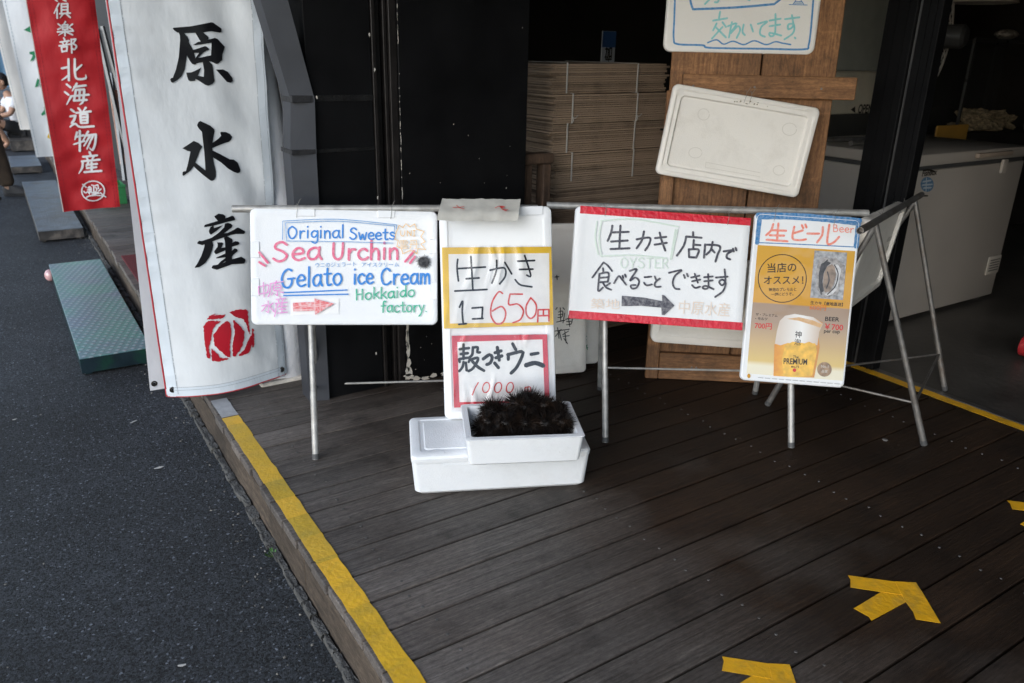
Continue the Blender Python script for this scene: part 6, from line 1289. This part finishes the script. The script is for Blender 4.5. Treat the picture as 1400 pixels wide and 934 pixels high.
# ================================================================== TAPE AND LITTER
def strip(name, label, polysets, m, z=.0022, cat='tape', thick=.0006):
    b = bmesh.new(); c = Vector((sum(p[0] for P in polysets for p in P) / sum(len(P) for P in polysets), sum(p[1] for P in polysets for p in P) / sum(len(P) for P in polysets), 0))
    for i, P in enumerate(polysets):
        poly_into(b, [Vector(p) - c.to_2d() for p in P], z + i * .0007, lambda x, y, zz: Vector((x, y, zz)))
    r = bmesh.ops.extrude_face_region(b, geom=b.faces[:]); bmesh.ops.translate(b, vec=(0, 0, -thick), verts=[v for v in r['geom'] if isinstance(v, bmesh.types.BMVert)])
    o = obj(name, b, m); o.location = c; tag(o, label, cat); return o
def board_tape(name, label, y0, y1, x0, x1, m, z=.0022):
    b = bmesh.new(); rl3 = b.loops.layers.float_color.new('rnd'); ys = [y0] + [Y0 + k * PITCH for k in range(k0, k1) if y0 + .01 < Y0 + k * PITCH < y1 - .01] + [y1]; cx, cy = (x0 + x1) / 2, (y0 + y1) / 2
    for ya, yb in zip(ys, ys[1:]):
        c = rng.random(); sub = 3; jl = [x0 + rng.uniform(-.0015, .0015) for _ in range(sub + 1)]; jr = [x1 + rng.uniform(-.002, .002) for _ in range(sub + 1)]
        for q in range(sub):
            P = [(jl[q], ya + (yb - ya) * q / sub), (jr[q], ya + (yb - ya) * q / sub), (jr[q + 1], ya + (yb - ya) * (q + 1) / sub), (jl[q + 1], ya + (yb - ya) * (q + 1) / sub)]
            f = b.faces.new([b.verts.new((p[0] - cx, p[1] - cy, z - (.0012 if (q == 0 and abs(p[1] - ya) < 1e-6) or (q == sub - 1 and abs(p[1] - yb) < 1e-6) else 0))) for p in P])
            for l in f.loops: l[rl3] = (c, c, c, 1)
    bmesh.ops.remove_doubles(b, verts=b.verts[:], dist=.0001); r = bmesh.ops.extrude_face_region(b, geom=b.faces[:]); bmesh.ops.translate(b, vec=(0, 0, -.0006), verts=[v for v in r['geom'] if isinstance(v, bmesh.types.BMVert)])
    o = obj(name, b, m); o.location = (cx, cy, 0); tag(o, label, 'tape'); return o
def tint_by_board(m, lo, hi):
    t = m.node_tree; b = t.nodes['Principled BSDF']; src = b.inputs['Base Color'].links[0].from_socket; at = t.nodes.new('ShaderNodeAttribute'); at.attribute_name = 'rnd'
    mx = t.nodes.new('ShaderNodeMixRGB'); mx.blend_type = 'MULTIPLY'; mx.inputs[0].default_value = 1; r = t.nodes.new('ShaderNodeValToRGB'); r.color_ramp.elements[0].color = (*lo, 1); r.color_ramp.elements[1].color = (*hi, 1)
    t.links.new(at.outputs['Fac'], r.inputs[0]); t.links.new(src, mx.inputs[1]); t.links.new(r.outputs[0], mx.inputs[2]); t.links.new(mx.outputs[0], b.inputs['Base Color'])
def long_tape(y0, y1, x0, x1, jag=.0025):
    n = max(2, int((y1 - y0) / .03)); return [(x0 + rng.uniform(-jag, jag) * .5, y0 + (y1 - y0) * k / n) for k in range(n + 1)] + [(x1 + rng.uniform(-jag, jag), y1 - (y1 - y0) * k / n) for k in range(n + 1)]
M_TAPE_L = pm('yellow_tape_edge', (.80, .47, .035), .45, .14, 18, .15, 70, dark=(.45, .32, .06), dscale=9, damt=.7); tint_by_board(M_TAPE_L, (.72, .78, .8), (1.02, 1, 1))
board_tape('floor_tape', 'worn stretch of yellow tape along the deck edge beneath the gelato sign', 1.80, 2.875, .549, .613, M_TAPE_L)
M_TAPE_N = pm('yellow_tape_near', (.84, .48, .025), .42, .12, 18, .15, 70, dark=(.44, .28, .04), dscale=14, damt=.5); tint_by_board(M_TAPE_N, (.82, .86, .9), (1.02, 1, 1))
board_tape('floor_tape', 'brighter near stretch of yellow tape along the deck edge at the picture bottom', .2, 1.815, .5495, .612, M_TAPE_N, .0032)
strip('floor_tape', 'grey-white rubbed patch of old tape on the deck corner under the large banner', [long_tape(2.88, 3.06, .55, .612)], pm('old_white_tape', (.34, .35, .36), .6, .15, 30, .1, 60), .0022)
strip('floor_tape', 'dull yellow tape line along the inner deck edge by the freezer', [long_tape(-1.0, 2.4, 3.185, 3.236)], M_TAPE_B, .004)
def arrow(label, P): strip('tape_arrow', label, P, M_TAPE_B, .0024, 'arrow')
def zp(L, z, ox, oy): return [tuple(onz(ox + x / z, oy + y / z)[:2]) for x, y in L]
AR = [[(748,540),(850,478),(945,480),(948,515),(815,587),(806,572)], [(725,414),(905,438),(940,490),(735,460),(735,430)], [(905,438),(985,442),(1010,480),(1080,598),(985,583),(975,555),(945,515)]]
arrow('whole yellow tape arrow on the dark deck at lower right', [zp(P, 2.8, 900, 640) for P in AR])
a0 = Vector(zp([(985, 442)], 2.8, 900, 640)[0]); a1 = Vector(zp([(490, 742)], 2.8, 900, 640)[0]) + Vector((-.004, -.012))
arrow('yellow tape arrow cut off by the bottom edge of the picture', [[tuple((Vector(p) - a0) * .87 + a1) for p in zp(P, 2.8, 900, 640)] for P in AR])
base = Vector((2.592, .972)); a3 = Vector(zp([(725, 414)], 2.8, 900, 640)[0])
arrow('yellow tape arrow cut off by the right edge of the picture', [[tuple(Vector(p) - a3 + base) for p in zp(P, 2.8, 900, 640)] for P in AR])
# litter on the road and deck
for px, py, lab, s in ((183, 578, 'white cigarette-like paper scrap on the asphalt below the white banner', .02), (20, 575, 'pale paper scrap on the asphalt at far left below the step', .012), (218, 641, 'flat whitish gum spot on the asphalt left of the tape', .02), (250, 912, 'pale scrap on the asphalt near the picture bottom', .013)):
    q = onz(px, py, -.17); b = bmesh.new(); P = [(math.cos(a) * s * rng.uniform(.5, 1), math.sin(a) * s * .35 * rng.uniform(.6, 1)) for a in [6.283 * k / 9 for k in range(9)]]
    poly_into(b, P, .004, lambda x, y, z: Vector((x, y, z + rng.uniform(0, .002)))); r_ = bmesh.ops.extrude_face_region(b, geom=b.faces[:]); bmesh.ops.translate(b, vec=(0, 0, .0015), verts=[v for v in r_['geom'] if isinstance(v, bmesh.types.BMVert)])
    o = obj('paper_scrap', b, pm('litter', (.45, .44, .42), .8)); o.location = (q.x, q.y, -.17); o.rotation_euler.z = rng.uniform(-.5, .5); tag(o, lab, 'litter')
q = onz(1210, 602, 0); b = bmesh.new(); bmesh.ops.create_icosphere(b, subdivisions=2, radius=.011, matrix=Matrix.Diagonal((1, 1, .25, 1)))
o = obj('gum_spot', b, pm('gum', (.16, .15, .14), .7), None, True); o.location = (q.x, q.y, .002); tag(o, 'small pale gum spot on the dark deck between the two right stands', 'litter')
bm = bmesh.new()
for k in range(420):
    y = rng.uniform(.9, 7.5); x = .515 - abs(rng.gauss(0, .07)) if k < 330 else rng.uniform(-1.6, .45); r_ = rng.choice((.0014, .002, .0028, .004)) * rng.uniform(.7, 1.2)
    bmesh.ops.create_icosphere(bm, subdivisions=1, radius=r_, matrix=Matrix.Translation((x, y, -.17 + r_ * .4)) @ Matrix.Rotation(rng.uniform(0, 6.28), 4, 'Z') @ Matrix.Diagonal((1.3, .9, .7, 1)))
tag(obj('grit', bm, pm('grit_stone', (.20, .19, .17), .9, .5, 9)), 'loose grit scattered on the asphalt along the kerb', kind='stuff')
# weed at the kerb
q = onz(373, 762, -.17); wd = empty('weed', (q.x, q.y, -.17)); tag(wd, 'tiny green weed sprouting at the kerb below the deck edge', 'weed')
b = bmesh.new(); b2_ = bmesh.new()
for k in range(12):
    a = rng.uniform(0, 6.28); L_ = rng.uniform(.008, .022); h_ = rng.uniform(.006, .022); tip = Vector((math.cos(a) * L_, math.sin(a) * L_, h_)); d = tip.normalized(); sd = d.cross(Vector((0, 0, 1))).normalized() * .004; mid = tip * .8
    add_tube(b2_, [(0, 0, 0), mid], .0006, 4); v = [b.verts.new(p) for p in (mid, mid + d * .005 + sd, mid + d * .012, mid + d * .005 - sd)]; b.faces.new(v)
obj('leaves', b, pm('weed_green', (.06, .16, .035), .6), wd, calc=False); obj('stems', b2_, pm('weed_stem', (.07, .12, .03), .6), wd)
